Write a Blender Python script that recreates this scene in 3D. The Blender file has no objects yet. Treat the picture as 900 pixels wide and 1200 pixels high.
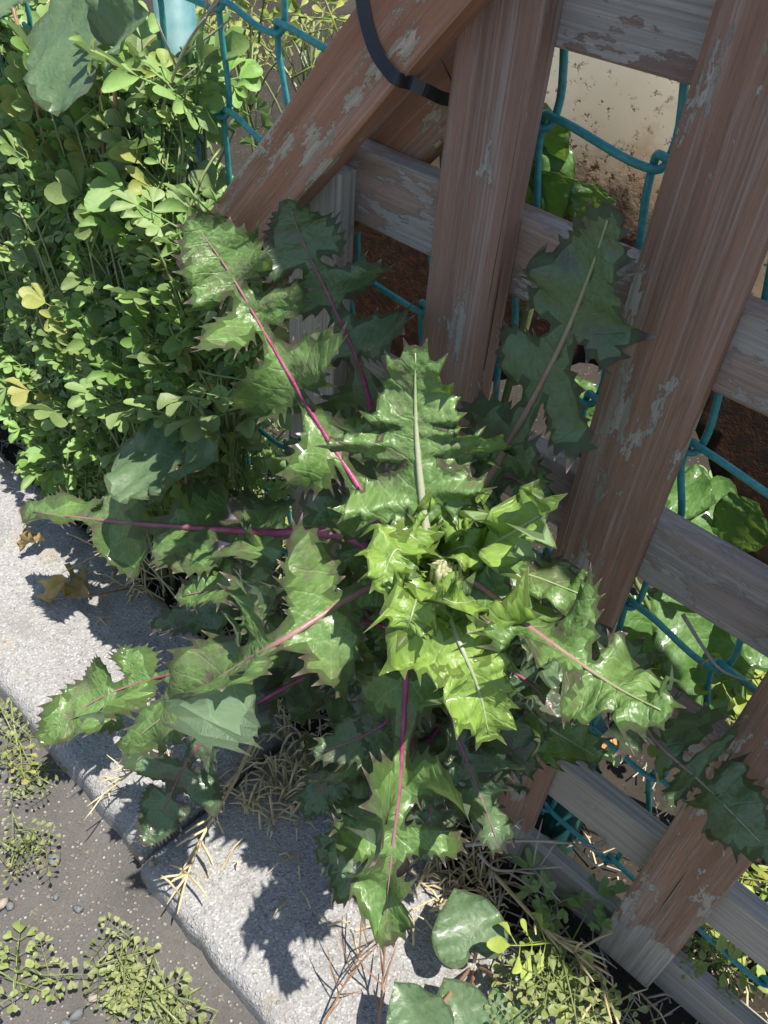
import bpy, math, random
import numpy as np
from mathutils import Vector, Matrix, noise
from mathutils.geometry import delaunay_2d_cdt

# ------------------------------------------------------------------ camera, sky, sun
scene = bpy.context.scene
COL = scene.collection
CAM_H = 0.61
YAW, PITCH, ROLL = math.radians(-39.62), math.radians(42.89), math.radians(-5.34)
FOC = 976.6
_f = Vector((math.sin(YAW)*math.cos(PITCH), math.cos(YAW)*math.cos(PITCH), -math.sin(PITCH)))
_r = Vector((math.cos(YAW), -math.sin(YAW), 0))
_d = _f.cross(_r)
RIGHT = _r*math.cos(ROLL) + _d*math.sin(ROLL)
DOWN = -_r*math.sin(ROLL) + _d*math.cos(ROLL)
FWD = _f
CAM = Vector((0, 0, CAM_H))
cam_data = bpy.data.cameras.new('camera')
cam = bpy.data.objects.new('camera', cam_data)
COL.objects.link(cam)
cam_data.sensor_fit = 'VERTICAL'; cam_data.sensor_height = 36; cam_data.sensor_width = 27
cam_data.lens = FOC/1200*36
cam_data.clip_start = 0.01; cam_data.clip_end = 500
m = Matrix((( RIGHT.x, -DOWN.x, -FWD.x, CAM.x), (RIGHT.y, -DOWN.y, -FWD.y, CAM.y), (RIGHT.z, -DOWN.z, -FWD.z, CAM.z), (0, 0, 0, 1)))
cam.matrix_world = m
scene.camera = cam

SUN_DIR = Vector((-0.30, -0.012, -0.953)).normalized()       # direction the light travels
world = bpy.data.worlds.new('World'); scene.world = world; world.use_nodes = True
wn = world.node_tree.nodes; wl = world.node_tree.links
sky = wn.new('ShaderNodeTexSky'); sky.sky_type = 'NISHITA'; sky.sun_disc = False
sky.sun_elevation = math.asin(-SUN_DIR.z)
sky.sun_rotation = math.atan2(-SUN_DIR.x, -SUN_DIR.y)
wl.new(sky.outputs[0], wn['Background'].inputs[0]); wn['Background'].inputs[1].default_value = 0.105
sun_data = bpy.data.lights.new('sun', 'SUN'); sun_data.energy = 5.0; sun_data.angle = math.radians(0.53)
sun_data.color = (1.0, 0.95, 0.87)
sun = bpy.data.objects.new('sun', sun_data); COL.objects.link(sun)
sun.rotation_euler = SUN_DIR.to_track_quat('-Z', 'Y').to_euler()
sun.location = (0.6, 0, 3)
scene.view_settings.view_transform = 'Standard'; scene.view_settings.look = 'None'
scene.view_settings.exposure = 0.66; scene.view_settings.gamma = 1
scene.render.engine = 'CYCLES'
scene.cycles.max_bounces = 4; scene.cycles.diffuse_bounces = 3; scene.cycles.glossy_bounces = 2; scene.cycles.transmission_bounces = 3; scene.cycles.transparent_max_bounces = 6

# ------------------------------------------------------------------ helpers
def ray(px, py): return RIGHT*(px-450) + DOWN*(py-600) + FWD*FOC
def atz(px, py, z): v = ray(px, py); return CAM + v*((z-CAM_H)/v.z)
def aty(px, py, y): v = ray(px, py); return CAM + v*(y/v.y)
def atd(px, py, d): return CAM + ray(px, py).normalized()*d
def P3(t):
    px, py, k, val = t
    return {'z': atz, 'y': aty, 'd': atd}[k](px, py, val)
def smooth(pts, n):
    """Catmull-Rom through pts, n samples"""
    p = [Vector(q) for q in pts]
    p = [p[0]*2-p[1]] + p + [p[-1]*2-p[-2]]
    out = []; segs = len(p)-3
    for i in range(n):
        u = i/(n-1)*segs; k = min(int(u), segs-1); t = u-k
        a, b, c, d = p[k:k+4]
        out.append(0.5*((2*b)+(c-a)*t+(2*a-5*b+4*c-d)*t*t+(3*b-a-3*c+d)*t**3))
    return out

class MB:
    def __init__(s): s.v = []; s.f = []; s.a = []
    def box(s, x0, x1, y0, y1, z0, z1):
        n = len(s.v)
        s.v += [(x, y, z) for x in (x0, x1) for y in (y0, y1) for z in (z0, z1)]
        s.f += [tuple(n+i for i in q) for q in ((0,1,3,2),(4,6,7,5),(0,4,5,1),(2,3,7,6),(0,2,6,4),(1,5,7,3))]
    def tube(s, pts, r, seg=6, cap=True):
        pts = [Vector(p) for p in pts]; n0 = len(s.v); N = len(pts)
        rr = r if isinstance(r, (list, tuple)) else [r]*N
        up = None
        for i, p in enumerate(pts):
            t = (pts[min(i+1, N-1)]-pts[max(i-1, 0)]).normalized()
            if up is None:
                up = t.orthogonal().normalized()
            up = (up - t*up.dot(t))
            up = up.normalized() if up.length > 1e-6 else t.orthogonal().normalized()
            b = t.cross(up)
            for k in range(seg):
                an = 2*math.pi*k/seg
                s.v.append(tuple(p + (up*math.cos(an)+b*math.sin(an))*rr[i]))
        for i in range(N-1):
            for k in range(seg):
                a = n0+i*seg+k; b_ = n0+i*seg+(k+1) % seg
                s.f.append((a, b_, b_+seg, a+seg))
        if cap:
            s.f.append(tuple(n0+k for k in reversed(range(seg)))); s.f.append(tuple(n0+(N-1)*seg+k for k in range(seg)))
    def mesh(s, name, mat, shade=False):
        me = bpy.data.meshes.new(name); me.from_pydata([tuple(v) for v in s.v], [], s.f); me.update()
        if mat: me.materials.append(mat)
        if shade: me.polygons.foreach_set('use_smooth', [True]*len(me.polygons))
        return me
    def build(s, name, mat, parent=None, shade=False):
        return link(name, s.mesh(name, mat, shade), parent)
def link(name, me, parent=None):
    o = bpy.data.objects.new(name, me); COL.objects.link(o)
    if parent is not None: o.parent = parent
    return o
def empty(name, loc, label, cat, group=None):
    o = bpy.data.objects.new(name, None); COL.objects.link(o); o.location = loc; o.empty_display_size = 0.02
    return tag(o, label, cat, group)
def tag(o, label=None, cat=None, group=None, kind=None):
    if label: o['label'] = label
    if cat: o['category'] = cat
    if group: o['group'] = group
    if kind: o['kind'] = kind
    return o
def put(o, parent):
    """parent a world-space mesh to an Empty that only translates"""
    o.parent = parent; o.location = -parent.location
    return o
def bevel(o, w, seg=2):
    b = o.modifiers.new('bevel', 'BEVEL'); b.width = w; b.segments = seg; b.limit_method = 'ANGLE'
    return o

# ------------------------------------------------------------------ materials
class NT:
    def __init__(s, name):
        s.m = bpy.data.materials.new(name); s.m.use_nodes = True
        s.n = s.m.node_tree.nodes; s.l = s.m.node_tree.links
        s.b = s.n['Principled BSDF']; s.out = s.n['Material Output']
    def new(s, t, ins=None, **kw):
        nd = s.n.new('ShaderNode'+t)
        for k, v in kw.items(): setattr(nd, k, v)
        for k, v in (ins or {}).items(): s.set(nd.inputs[k], v)
        return nd
    def set(s, sock, v):
        if isinstance(v, bpy.types.NodeSocket): s.l.new(v, sock)
        else: sock.default_value = v
    def math(s, op, a, b=0.0, c=None, clamp=False):
        nd = s.new('Math', operation=op, use_clamp=clamp); s.set(nd.inputs[0], a); s.set(nd.inputs[1], b)
        if c is not None: s.set(nd.inputs[2], c)
        return nd.outputs[0]
    def mix(s, fac, a, b, mode='MIX'):
        nd = s.new('Mix', data_type='RGBA', blend_type=mode); s.set(nd.inputs[0], fac)
        s.set(nd.inputs[6], a if isinstance(a, bpy.types.NodeSocket) else (*a, 1)); s.set(nd.inputs[7], b if isinstance(b, bpy.types.NodeSocket) else (*b, 1))
        return nd.outputs[2]
    def ramp(s, fac, p0, p1):
        nd = s.new('MapRange', {0: fac, 1: p0, 2: p1}); nd.clamp = True
        return nd.outputs[0]
    def noise(s, vec, scale, detail=4, rough=0.55):
        nd = s.new('TexNoise', {'Scale': scale, 'Detail': detail, 'Roughness': rough})
        if vec is not None: s.set(nd.inputs['Vector'], vec)
        return nd.outputs[0]
    def bump(s, h, strength=0.5, dist=0.001, normal=None):
        nd = s.new('Bump', {'Strength': strength, 'Distance': dist, 'Height': h})
        if normal is not None: s.set(nd.inputs['Normal'], normal)
        return nd.outputs[0]
    def coord(s, which='Object'): return s.new('TexCoord').outputs[which]
    def mapping(s, vec, scale): return s.new('Mapping', {'Vector': vec, 'Scale': scale}).outputs[0]
    def rnd(s): return s.new('ObjectInfo').outputs['Random']

def mat_leaf(name, col, col2, edge, back, vein, rough=0.34, vein_gap=0.011, cell=170, trans=0.28, bumpd=0.0016, spots=None, edge_amt=0.55, spine=(0.62, 0.5, 0.46)):
    """leaf with side veins and net relief; the attribute lf holds (along, across, margin)"""
    t = NT(name)
    at = t.new('Attribute', attribute_name='lf')
    sp = t.new('SeparateXYZ', {0: at.outputs['Vector']})
    s_, w_, mg = sp.outputs
    aw = t.math('ABSOLUTE', w_)
    nz = t.noise(at.outputs['Vector'], 60, 3)
    q = t.math('SUBTRACT', s_, t.math('MULTIPLY', aw, 0.75))
    q = t.math('ADD', q, t.math('MULTIPLY', t.math('SUBTRACT', nz, 0.5), 0.008))
    q = t.math('DIVIDE', q, vein_gap)
    q = t.math('ABSOLUTE', t.math('SUBTRACT', t.math('FRACT', q), 0.5))            # 0 on a side vein
    sv = t.math('SUBTRACT', 1.0, t.ramp(q, 0.0, 0.075))
    vor = t.new('TexVoronoi', {'Vector': at.outputs['Vector'], 'Scale': cell}, feature='DISTANCE_TO_EDGE')
    net = t.ramp(vor.outputs['Distance'], 0.0, 0.09)
    vorm = t.ramp(vor.outputs['Distance'], 0.0, 0.35)
    big = t.noise(t.coord('Object'), 28, 3)
    c = t.mix(t.ramp(big, 0.3, 0.7), col, col2)
    fine = t.noise(at.outputs['Vector'], 420, 3)
    c = t.mix(t.math('MULTIPLY', t.ramp(fine, 0.45, 0.8), 0.25), c, tuple(min(1, k*1.7+0.02) for k in col2))
    c = t.mix(t.math('MULTIPLY', t.math('SUBTRACT', 1.0, net), 0.30), c, vein)
    c = t.mix(t.math('MULTIPLY', sv, 0.5), c, vein)
    if spots:
        blotch = t.noise(t.coord('Object'), 38, 5, 0.65)
        c = t.mix(t.math('MULTIPLY', t.ramp(t.math('ADD', blotch, t.math('MULTIPLY', mg, 0.16)), 0.52, 0.66), 0.75), c, spots)
        pale_flecks = t.noise(at.outputs['Vector'], 260, 4, 0.7)
        c = t.mix(t.math('MULTIPLY', t.ramp(pale_flecks, 0.58, 0.74), 0.14), c, tuple(0.5*k+0.16 for k in col2))  # fine pale flecks lighten the blade at random
    c = t.mix(t.math('MULTIPLY', t.ramp(mg, 0.25, 0.62), edge_amt), c, edge)
    c = t.mix(t.ramp(mg, 0.7, 1.0), c, spine)
    geo = t.new('NewGeometry')
    cb = t.mix(t.math('MULTIPLY', sv, 0.6), back, tuple(min(1, k*1.35) for k in back))
    cb = t.mix(t.ramp(mg, 0.55, 1.0), cb, edge)
    c = t.mix(geo.outputs['Backfacing'], c, cb)
    t.set(t.b.inputs['Base Color'], c)
    rv = t.math('ADD', rough, t.math('MULTIPLY', t.ramp(fine, 0.3, 0.7), 0.16))
    t.set(t.b.inputs['Roughness'], rv)
    t.b.inputs['Coat Weight'].default_value = 0.22; t.b.inputs['Coat Roughness'].default_value = 0.16
    t.b.inputs['Specular IOR Level'].default_value = 0.5
    med = t.noise(at.outputs['Vector'], 190, 2, 0.5)
    h = t.math('ADD', t.math('MULTIPLY', vorm, 0.22), t.math('MULTIPLY', sv, -0.18))
    h = t.math('ADD', h, t.math('ADD', t.math('MULTIPLY', med, 1.3), t.math('MULTIPLY', fine, 0.22)))
    nrm = t.bump(h, 0.75, bumpd)
    t.set(t.b.inputs['Normal'], nrm)
    tr = t.new('BsdfTranslucent', {'Color': t.mix(0.5, c, (0.30, 0.46, 0.05)), 'Normal': nrm})
    mx = t.new('MixShader', {0: trans, 1: t.b.outputs[0], 2: tr.outputs[0]})
    t.l.new(mx.outputs[0], t.out.inputs[0])
    return t.m

def mat_simple_leaf(name, col, col2, back, rough=0.5, trans=0.3, nscale=40):
    t = NT(name)
    big = t.noise(t.coord('Object'), nscale, 3)
    c = t.mix(t.ramp(big, 0.3, 0.7), col, col2)
    r = t.rnd()
    hs = t.new('HueSaturation', {'Hue': t.math('ADD', 0.485, t.math('MULTIPLY', r, 0.03)), 'Saturation': t.math('ADD', 0.85, t.math('MULTIPLY', r, 0.25)), 'Value': t.math('ADD', 0.78, t.math('MULTIPLY', t.math('FRACT', t.math('MULTIPLY', r, 7.31)), 0.5)), 'Color': c})
    geo = t.new('NewGeometry')
    old = t.ramp(t.math('FRACT', t.math('MULTIPLY', r, 13.7)), 0.93, 0.97)
    c = t.mix(t.math('MULTIPLY', old, 0.6), hs.outputs[0], (0.42, 0.36, 0.10))
    c = t.mix(geo.outputs['Backfacing'], c, back)
    t.set(t.b.inputs['Base Color'], c); t.b.inputs['Roughness'].default_value = rough
    t.b.inputs['Specular IOR Level'].default_value = 0.4
    nrm = t.bump(t.noise(t.coord('Object'), nscale*6, 3), 0.4, 0.001)
    t.set(t.b.inputs['Normal'], nrm)
    tr = t.new('BsdfTranslucent', {'Color': t.mix(0.5, c, (0.3, 0.45, 0.06))})
    mx = t.new('MixShader', {0: trans, 1: t.b.outputs[0], 2: tr.outputs[0]})
    t.l.new(mx.outputs[0], t.out.inputs[0])
    return t.m

def mat_stem(name, a, b, rough=0.4, scale=60):
    t = NT(name); n = t.noise(t.coord('Object'), scale, 4)
    c = t.mix(t.ramp(n, 0.3, 0.7), a, b)
    t.set(t.b.inputs['Base Color'], c); t.b.inputs['Roughness'].default_value = rough
    t.set(t.b.inputs['Normal'], t.bump(t.noise(t.coord('Object'), scale*8, 3), 0.3, 0.0006))
    return t.m

def mat_rib(name, a, b, tip):
    t = NT(name); n = t.noise(t.coord('Object'), 90, 4)
    at = t.new('Attribute', attribute_name='lf'); u = t.new('SeparateXYZ', {0: at.outputs['Vector']}).outputs[0]
    c = t.mix(t.ramp(n, 0.3, 0.7), a, b)
    c = t.mix(t.ramp(t.math('ADD', u, t.math('MULTIPLY', t.math('SUBTRACT', n, 0.5), 0.5)), 0.45, 0.95), c, tip)
    t.set(t.b.inputs['Base Color'], c); t.b.inputs['Roughness'].default_value = 0.42
    t.set(t.b.inputs['Normal'], t.bump(t.noise(t.coord('Object'), 700, 3), 0.35, 0.0006))
    return t.m

def mat_wood(name, paint, bare, amount, rough=0.55, foot=False):
    """weathered painted slat; local X runs along the grain"""
    t = NT(name); co = t.coord('Object'); r = t.rnd()
    off = t.new('VectorMath', {0: co, 1: t.new('CombineXYZ', {0: t.math('MULTIPLY', r, 7.0), 1: t.math('MULTIPLY', r, 3.0), 2: r}).outputs[0]}, operation='ADD').outputs[0]
    grain = t.noise(t.mapping(off, (9, 640, 640)), 1.0, 6, 0.7)
    grain2 = t.noise(t.mapping(off, (5, 130, 130)), 1.0, 4, 0.6)
    pores = t.noise(t.mapping(off, (60, 1500, 1500)), 1.0, 3, 0.6)
    patch = t.noise(t.mapping(off, (17, 44, 44)), 1.0, 8, 0.72)
    streak = t.noise(t.mapping(off, (4, 90, 90)), 1.0, 5, 0.6)
    p = t.mix(t.ramp(grain2, 0.3, 0.75), paint, tuple(k*0.62 for k in paint))
    p = t.mix(t.math('MULTIPLY', t.ramp(pores, 0.52, 0.70), 0.4), p, tuple(k*0.3 for k in paint))
    # chalky wear following the grain
    p = t.mix(t.math('MULTIPLY', t.ramp(t.math('ADD', t.math('MULTIPLY', grain, 0.55), t.math('MULTIPLY', streak, 0.45)), 0.50, 0.60), 0.50), p, (0.42, 0.36, 0.325))
    w = t.mix(t.ramp(grain, 0.35, 0.68), bare, tuple(k*0.5 for k in bare))
    bareness = t.ramp(t.math('ADD', patch, t.math('MULTIPLY', t.math('SUBTRACT', grain, 0.5), 0.16)), 0.66-amount, 0.675-amount)
    if foot:
        fx = t.new('SeparateXYZ', {0: co}).outputs[0]
        fx = t.math('ADD', fx, t.math('MULTIPLY', t.math('SUBTRACT', patch, 0.5), 0.12))
        bareness = t.math('MAXIMUM', bareness, t.math('SUBTRACT', 1.0, t.ramp(fx, 0.052, 0.058)))
    p = t.new('HueSaturation', {'Hue': t.math('ADD', 0.49, t.math('MULTIPLY', r, 0.02)), 'Saturation': t.math('ADD', 0.66, t.math('MULTIPLY', t.math('FRACT', t.math('MULTIPLY', r, 5.7)), 0.36)), 'Value': t.math('ADD', 0.85, t.math('MULTIPLY', t.math('FRACT', t.math('MULTIPLY', r, 9.3)), 0.3)), 'Color': p}).outputs[0]
    crack = t.ramp(t.noise(t.mapping(off, (3.5, 260, 260)), 1.0, 2, 0.4), 0.705, 0.72)
    p = t.mix(crack, p, tuple(k*0.12 for k in paint))
    c = t.mix(bareness, p, w)
    t.set(t.b.inputs['Base Color'], c); t.b.inputs['Roughness'].default_value = rough
    t.b.inputs['Specular IOR Level'].default_value = 0.3
    h = t.math('ADD', t.math('MULTIPLY', grain, 0.5), t.math('ADD', t.math('MULTIPLY', pores, 0.3), t.math('ADD', t.math('MULTIPLY', bareness, -0.6), t.math('MULTIPLY', crack, -1.0))))
    t.set(t.b.inputs['Normal'], t.bump(h, 0.6, 0.0012))
    return t.m

def mat_concrete():
    t = NT('concrete'); co = t.coord('Object')
    big = t.noise(co, 9, 5, 0.6)
    vor = t.new('TexVoronoi', {'Vector': co, 'Scale': 300.0, 'Randomness': 1.0})
    vor2 = t.new('TexVoronoi', {'Vector': co, 'Scale': 720.0, 'Randomness': 1.0})
    sep = t.new('SeparateColor', {0: vor.outputs['Color']}); sep2 = t.new('SeparateColor', {0: vor2.outputs['Color']})
    c = t.mix(t.ramp(big, 0.3, 0.7), (0.25, 0.246, 0.24), (0.34, 0.334, 0.325))
    stone = t.mix(sep.outputs[0], (0.13, 0.126, 0.122), (0.54, 0.53, 0.51))
    isst = t.math('MULTIPLY', t.ramp(sep.outputs[1], 0.45, 0.5), t.math('SUBTRACT', 1.0, t.ramp(vor.outputs['Distance'], 0.30, 0.46)))
    c = t.mix(t.math('MULTIPLY', isst, 0.6), c, stone)
    st2 = t.mix(sep2.outputs[0], (0.13, 0.12, 0.115), (0.56, 0.545, 0.52))
    c = t.mix(t.math('MULTIPLY', t.ramp(sep2.outputs[1], 0.5, 0.6), 0.55), c, st2)
    pits = t.noise(co, 260, 3, 0.7)
    c = t.mix(t.math('MULTIPLY', t.ramp(pits, 0.60, 0.72), 0.55), c, (0.14, 0.13, 0.12))
    # rusty lichen stains with soft blotchy outlines
    lich = t.noise(co, 17, 6, 0.66)
    c = t.mix(t.math('MULTIPLY', t.ramp(lich, 0.60, 0.70), 0.55), c, (0.36, 0.25, 0.10))
    dirt = t.noise(co, 30, 6, 0.7)
    c = t.mix(t.math('MULTIPLY', t.ramp(dirt, 0.50, 0.72), 0.5), c, (0.15, 0.135, 0.115))
    t.set(t.b.inputs['Base Color'], c); t.b.inputs['Roughness'].default_value = 0.85
    t.b.inputs['Specular IOR Level'].default_value = 0.25
    h = t.math('ADD', t.math('MULTIPLY', isst, 0.5), t.math('ADD', t.math('MULTIPLY', pits, -1.0), t.math('MULTIPLY', vor2.outputs['Distance'], 0.4)))
    t.set(t.b.inputs['Normal'], t.bump(h, 0.8, 0.0016))
    return t.m

def mat_ground(name, a, b, grit, scale=1.0, gritamt=0.5):
    t = NT(name); co = t.coord('Object')
    big = t.noise(co, 14*scale, 6, 0.65)
    c = t.mix(t.ramp(big, 0.3, 0.7), a, b)
    vor = t.new('TexVoronoi', {'Vector': co, 'Scale': 330.0*scale})
    sep = t.new('SeparateColor', {0: vor.outputs['Color']})
    g = t.math('MULTIPLY', t.ramp(sep.outputs[1], 0.72, 0.78), t.math('SUBTRACT', 1.0, t.ramp(vor.outputs['Distance'], 0.25, 0.45)))
    c = t.mix(t.math('MULTIPLY', g, gritamt), c, t.mix(sep.outputs[0], tuple(k*0.5 for k in grit), grit))
    fn = t.noise(co, 500*scale, 4, 0.7)
    c = t.mix(t.math('MULTIPLY', t.ramp(fn, 0.5, 0.75), 0.5), c, tuple(k*0.4 for k in a))
    t.set(t.b.inputs['Base Color'], c); t.b.inputs['Roughness'].default_value = 0.9
    t.b.inputs['Specular IOR Level'].default_value = 0.2
    h = t.math('ADD', t.math('MULTIPLY', fn, 1.0), t.math('MULTIPLY', g, 0.6))
    t.set(t.b.inputs['Normal'], t.bump(h, 0.9, 0.002))
    return t.m

def mat_rust():
    t = NT('rusted_cream_paint'); co = t.coord('Object')
    sp = t.new('SeparateXYZ', {0: co}); 
    low = t.new('Attribute', attribute_name='lf')                 # x = distance to the corroded rim
    lo = t.new('SeparateXYZ', {0: low.outputs['Vector']}).outputs[0]
    n = t.noise(co, 34, 7, 0.7); sp_ = t.noise(co, 150, 4, 0.75); cl = t.noise(co, 9, 4)
    rim = t.math('ADD', lo, t.math('MULTIPLY', t.math('SUBTRACT', n, 0.5), 0.05))
    edge = t.math('SUBTRACT', 1.0, t.ramp(rim, 0.016, 0.034))
    stain = t.math('SUBTRACT', 1.0, t.ramp(rim, 0.02, 0.09))
    spots = t.math('MULTIPLY', t.ramp(sp_, 0.57, 0.65), t.ramp(t.math('ADD', cl, t.math('MULTIPLY', stain, 0.3)), 0.42, 0.65))
    c = t.mix(t.ramp(n, 0.3, 0.7), (0.80, 0.74, 0.60), (0.70, 0.60, 0.43))
    c = t.mix(t.math('MULTIPLY', stain, 0.55), c, (0.30, 0.15, 0.05))
    bloom = t.noise(co, 16, 6, 0.7)
    c = t.mix(t.math('MULTIPLY', t.ramp(t.math('ADD', bloom, t.math('MULTIPLY', stain, 0.10)), 0.46, 0.66), 0.75), c, (0.30, 0.13, 0.04))
    c = t.mix(spots, c, (0.10, 0.035, 0.012))
    rust = t.mix(t.ramp(sp_, 0.35, 0.65), (0.055, 0.018, 0.007), (0.014, 0.007, 0.005))
    c = t.mix(edge, c, rust)
    t.set(t.b.inputs['Base Color'], c); t.b.inputs['Roughness'].default_value = 0.6
    h = t.math('ADD', t.math('MULTIPLY', edge, t.math('MULTIPLY', sp_, 0.7)), t.math('MULTIPLY', spots, -0.06))
    t.set(t.b.inputs['Normal'], t.bump(h, 0.8, 0.002))
    return t.m

M = {}
TEDGE = (0.13, 0.075, 0.085)
M['thistle'] = mat_leaf('thistle_leaf', (0.10, 0.20, 0.05), (0.165, 0.275, 0.08), TEDGE, (0.20, 0.30, 0.18), (0.27, 0.38, 0.16), rough=0.33, spots=(0.16, 0.125, 0.095))
M['thistle_dark'] = mat_leaf('dark_thistle_leaf', (0.085, 0.15, 0.075), (0.125, 0.20, 0.10), (0.13, 0.06, 0.085), (0.19, 0.28, 0.19), (0.16, 0.23, 0.12), rough=0.32, spots=(0.12, 0.08, 0.085))  # darker outer leaves; grey cast mixed in for sky sheen on shaded ones
M['thistle_young'] = mat_leaf('young_thistle_leaf', (0.20, 0.34, 0.055), (0.28, 0.42, 0.085), (0.32, 0.40, 0.10), (0.30, 0.42, 0.20), (0.33, 0.45, 0.16), trans=0.35, spine=(0.75, 0.72, 0.5))
M['rib_purple'] = mat_rib('purple_midrib', (0.22, 0.02, 0.085), (0.37, 0.08, 0.17), (0.26, 0.17, 0.15))
M['rib_pink'] = mat_rib('pink_midrib', (0.28, 0.12, 0.13), (0.30, 0.20, 0.16), (0.30, 0.36, 0.18))
M['rib_pale'] = mat_rib('pale_midrib', (0.33, 0.37, 0.22), (0.36, 0.36, 0.25), (0.30, 0.40, 0.18))
M['stem_thistle'] = mat_stem('purple_green_stem', (0.12, 0.03, 0.06), (0.14, 0.18, 0.07))
M['bud'] = mat_stem('flower_bud', (0.30, 0.33, 0.14), (0.52, 0.50, 0.33), 0.8, 160)
M['wood'] = mat_wood('worn_brown_paint', (0.325, 0.172, 0.108), (0.43, 0.39, 0.335), 0.10, foot=True)
M['wood_back'] = mat_wood('greyed_brown_paint', (0.31, 0.215, 0.165), (0.43, 0.395, 0.355), 0.15)
M['wood_brace'] = mat_wood('red_brown_paint', (0.40, 0.182, 0.092), (0.56, 0.48, 0.36), 0.10)
M['wood_grey'] = mat_wood('bare_grey_wood', (0.37, 0.34, 0.295), (0.45, 0.41, 0.355), 0.3)
M['concrete'] = mat_concrete()
M['road'] = mat_ground('gritty_asphalt', (0.095, 0.09, 0.084), (0.15, 0.14, 0.13), (0.50, 0.47, 0.42), 1.0, 0.8)
M['soil'] = mat_ground('dry_soil', (0.028, 0.024, 0.019), (0.055, 0.045, 0.035), (0.22, 0.19, 0.15), 0.7)
M['rust'] = mat_rust()
t = NT('green_plastic_coat'); n_ = t.noise(t.coord('Object'), 300, 3)
t.set(t.b.inputs['Base Color'], t.mix(t.ramp(n_, 0.35, 0.7), (0.035, 0.25, 0.255), (0.08, 0.35, 0.345))); t.b.inputs['Roughness'].default_value = 0.38
t.set(t.b.inputs['Normal'], t.bump(n_, 0.15, 0.0005)); M['wire'] = t.m
t = NT('faded_green_coat'); n_ = t.noise(t.coord('Object'), 90, 4)
t.set(t.b.inputs['Base Color'], t.mix(t.ramp(n_, 0.35, 0.7), (0.07, 0.20, 0.22), (0.15, 0.28, 0.29))); t.b.inputs['Roughness'].default_value = 0.55; M['post_pale'] = t.m
t = NT('dark_green_coat'); n_ = t.noise(t.coord('Object'), 90, 4)
t.set(t.b.inputs['Base Color'], t.mix(t.ramp(n_, 0.35, 0.7), (0.012, 0.075, 0.075), (0.02, 0.10, 0.095))); t.b.inputs['Roughness'].default_value = 0.5; M['post_dark'] = t.m
t = NT('black_nylon'); n_ = t.noise(t.coord('Object'), 500, 3)
t.set(t.b.inputs['Base Color'], t.mix(n_, (0.012, 0.012, 0.014), (0.03, 0.03, 0.033))); t.b.inputs['Roughness'].default_value = 0.38; M['nylon'] = t.m
M['round_leaf'] = mat_simple_leaf('round_lobed_leaf', (0.185, 0.305, 0.085), (0.26, 0.385, 0.125), (0.25, 0.36, 0.18), nscale=4)
M['round_stem'] = mat_stem('pale_green_stem', (0.16, 0.22, 0.08), (0.24, 0.25, 0.11))
M['red_stem'] = mat_stem('red_stem', (0.28, 0.13, 0.09), (0.32, 0.20, 0.12))
M['heart'] = mat_leaf('heart_leaf', (0.085, 0.15, 0.07), (0.12, 0.19, 0.09), (0.14, 0.06, 0.05), (0.16, 0.22, 0.14), (0.14, 0.19, 0.10), rough=0.42, vein_gap=0.02, cell=90, trans=0.2, bumpd=0.0008, edge_amt=0.6, spine=(0.14, 0.06, 0.05))
M['broad'] = mat_leaf('broad_leaf', (0.07, 0.17, 0.035), (0.11, 0.23, 0.05), (0.10, 0.19, 0.05), (0.16, 0.26, 0.12), (0.17, 0.29, 0.10), rough=0.45, vein_gap=0.018, cell=110, trans=0.35, bumpd=0.0012, spine=(0.10, 0.19, 0.05))
M['lime'] = mat_simple_leaf('yellow_green_leaf', (0.24, 0.31, 0.06), (0.36, 0.40, 0.10), (0.30, 0.34, 0.14), nscale=4)
M['road_weed'] = mat_simple_leaf('road_weed_leaf', (0.20, 0.25, 0.075), (0.28, 0.31, 0.12), (0.28, 0.32, 0.15), nscale=4)
M['straw'] = mat_stem('straw', (0.44, 0.34, 0.17), (0.62, 0.52, 0.32), 0.7)
M['straw_grey'] = mat_stem('grey_straw', (0.30, 0.26, 0.21), (0.42, 0.38, 0.31), 0.75)
M['brown_stem'] = mat_stem('brown_stem', (0.20, 0.11, 0.06), (0.30, 0.18, 0.10), 0.6)
M['withered'] = mat_simple_leaf('withered_leaf', (0.50, 0.36, 0.14), (0.40, 0.28, 0.11), (0.45, 0.34, 0.16), nscale=60)
M['stone_grey'] = mat_stem('grey_pebble', (0.11, 0.12, 0.13), (0.17, 0.175, 0.18), 0.7, 90)
M['stone_buff'] = mat_stem('buff_pebble', (0.26, 0.21, 0.17), (0.36, 0.31, 0.26), 0.7, 90)
M['orange'] = mat_stem('orange_leaf', (0.62, 0.26, 0.07), (0.70, 0.36, 0.14), 0.7)

# ------------------------------------------------------------------ ground, road, kerb
rng = random.Random(5)
def sheet(name, x0, x1, y0, y1, step, zf, mat, fine=None):
    xs = np.arange(x0, x1+1e-6, step); ys = np.arange(y0, y1+1e-6, step)
    mb = MB()
    for y in ys:
        for x in xs: mb.v.append((x, y, zf(x, y)))
    n = len(xs)
    for j in range(len(ys)-1):
        for i in range(n-1): mb.f.append((j*n+i, j*n+i+1, (j+1)*n+i+1, (j+1)*n+i))
    return mb.build(name, mat, None, True)
def nz(x, y, s, a, o=0): return noise.noise(Vector((x*s+o, y*s, o)))*a
KE, KB = 0.102, 0.262             # kerb front edge and back edge (y)
soil = sheet('ground', -1.8, 1.0, KB-0.03, 1.5, 0.016, lambda x, y: -0.022+nz(x, y, 22, 0.010)+nz(x, y, 70, 0.004, 3)+max(0, (y-0.34))*0.10, M['soil'])
tag(soil, kind='structure')
far = MB(); far.v = [(-60, 1.45, 0.05), (60, 1.45, 0.05), (60, 90, 0.05), (-60, 90, 0.05), (-60, 0.2, -0.06), (60, 0.2, -0.06)]
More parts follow.
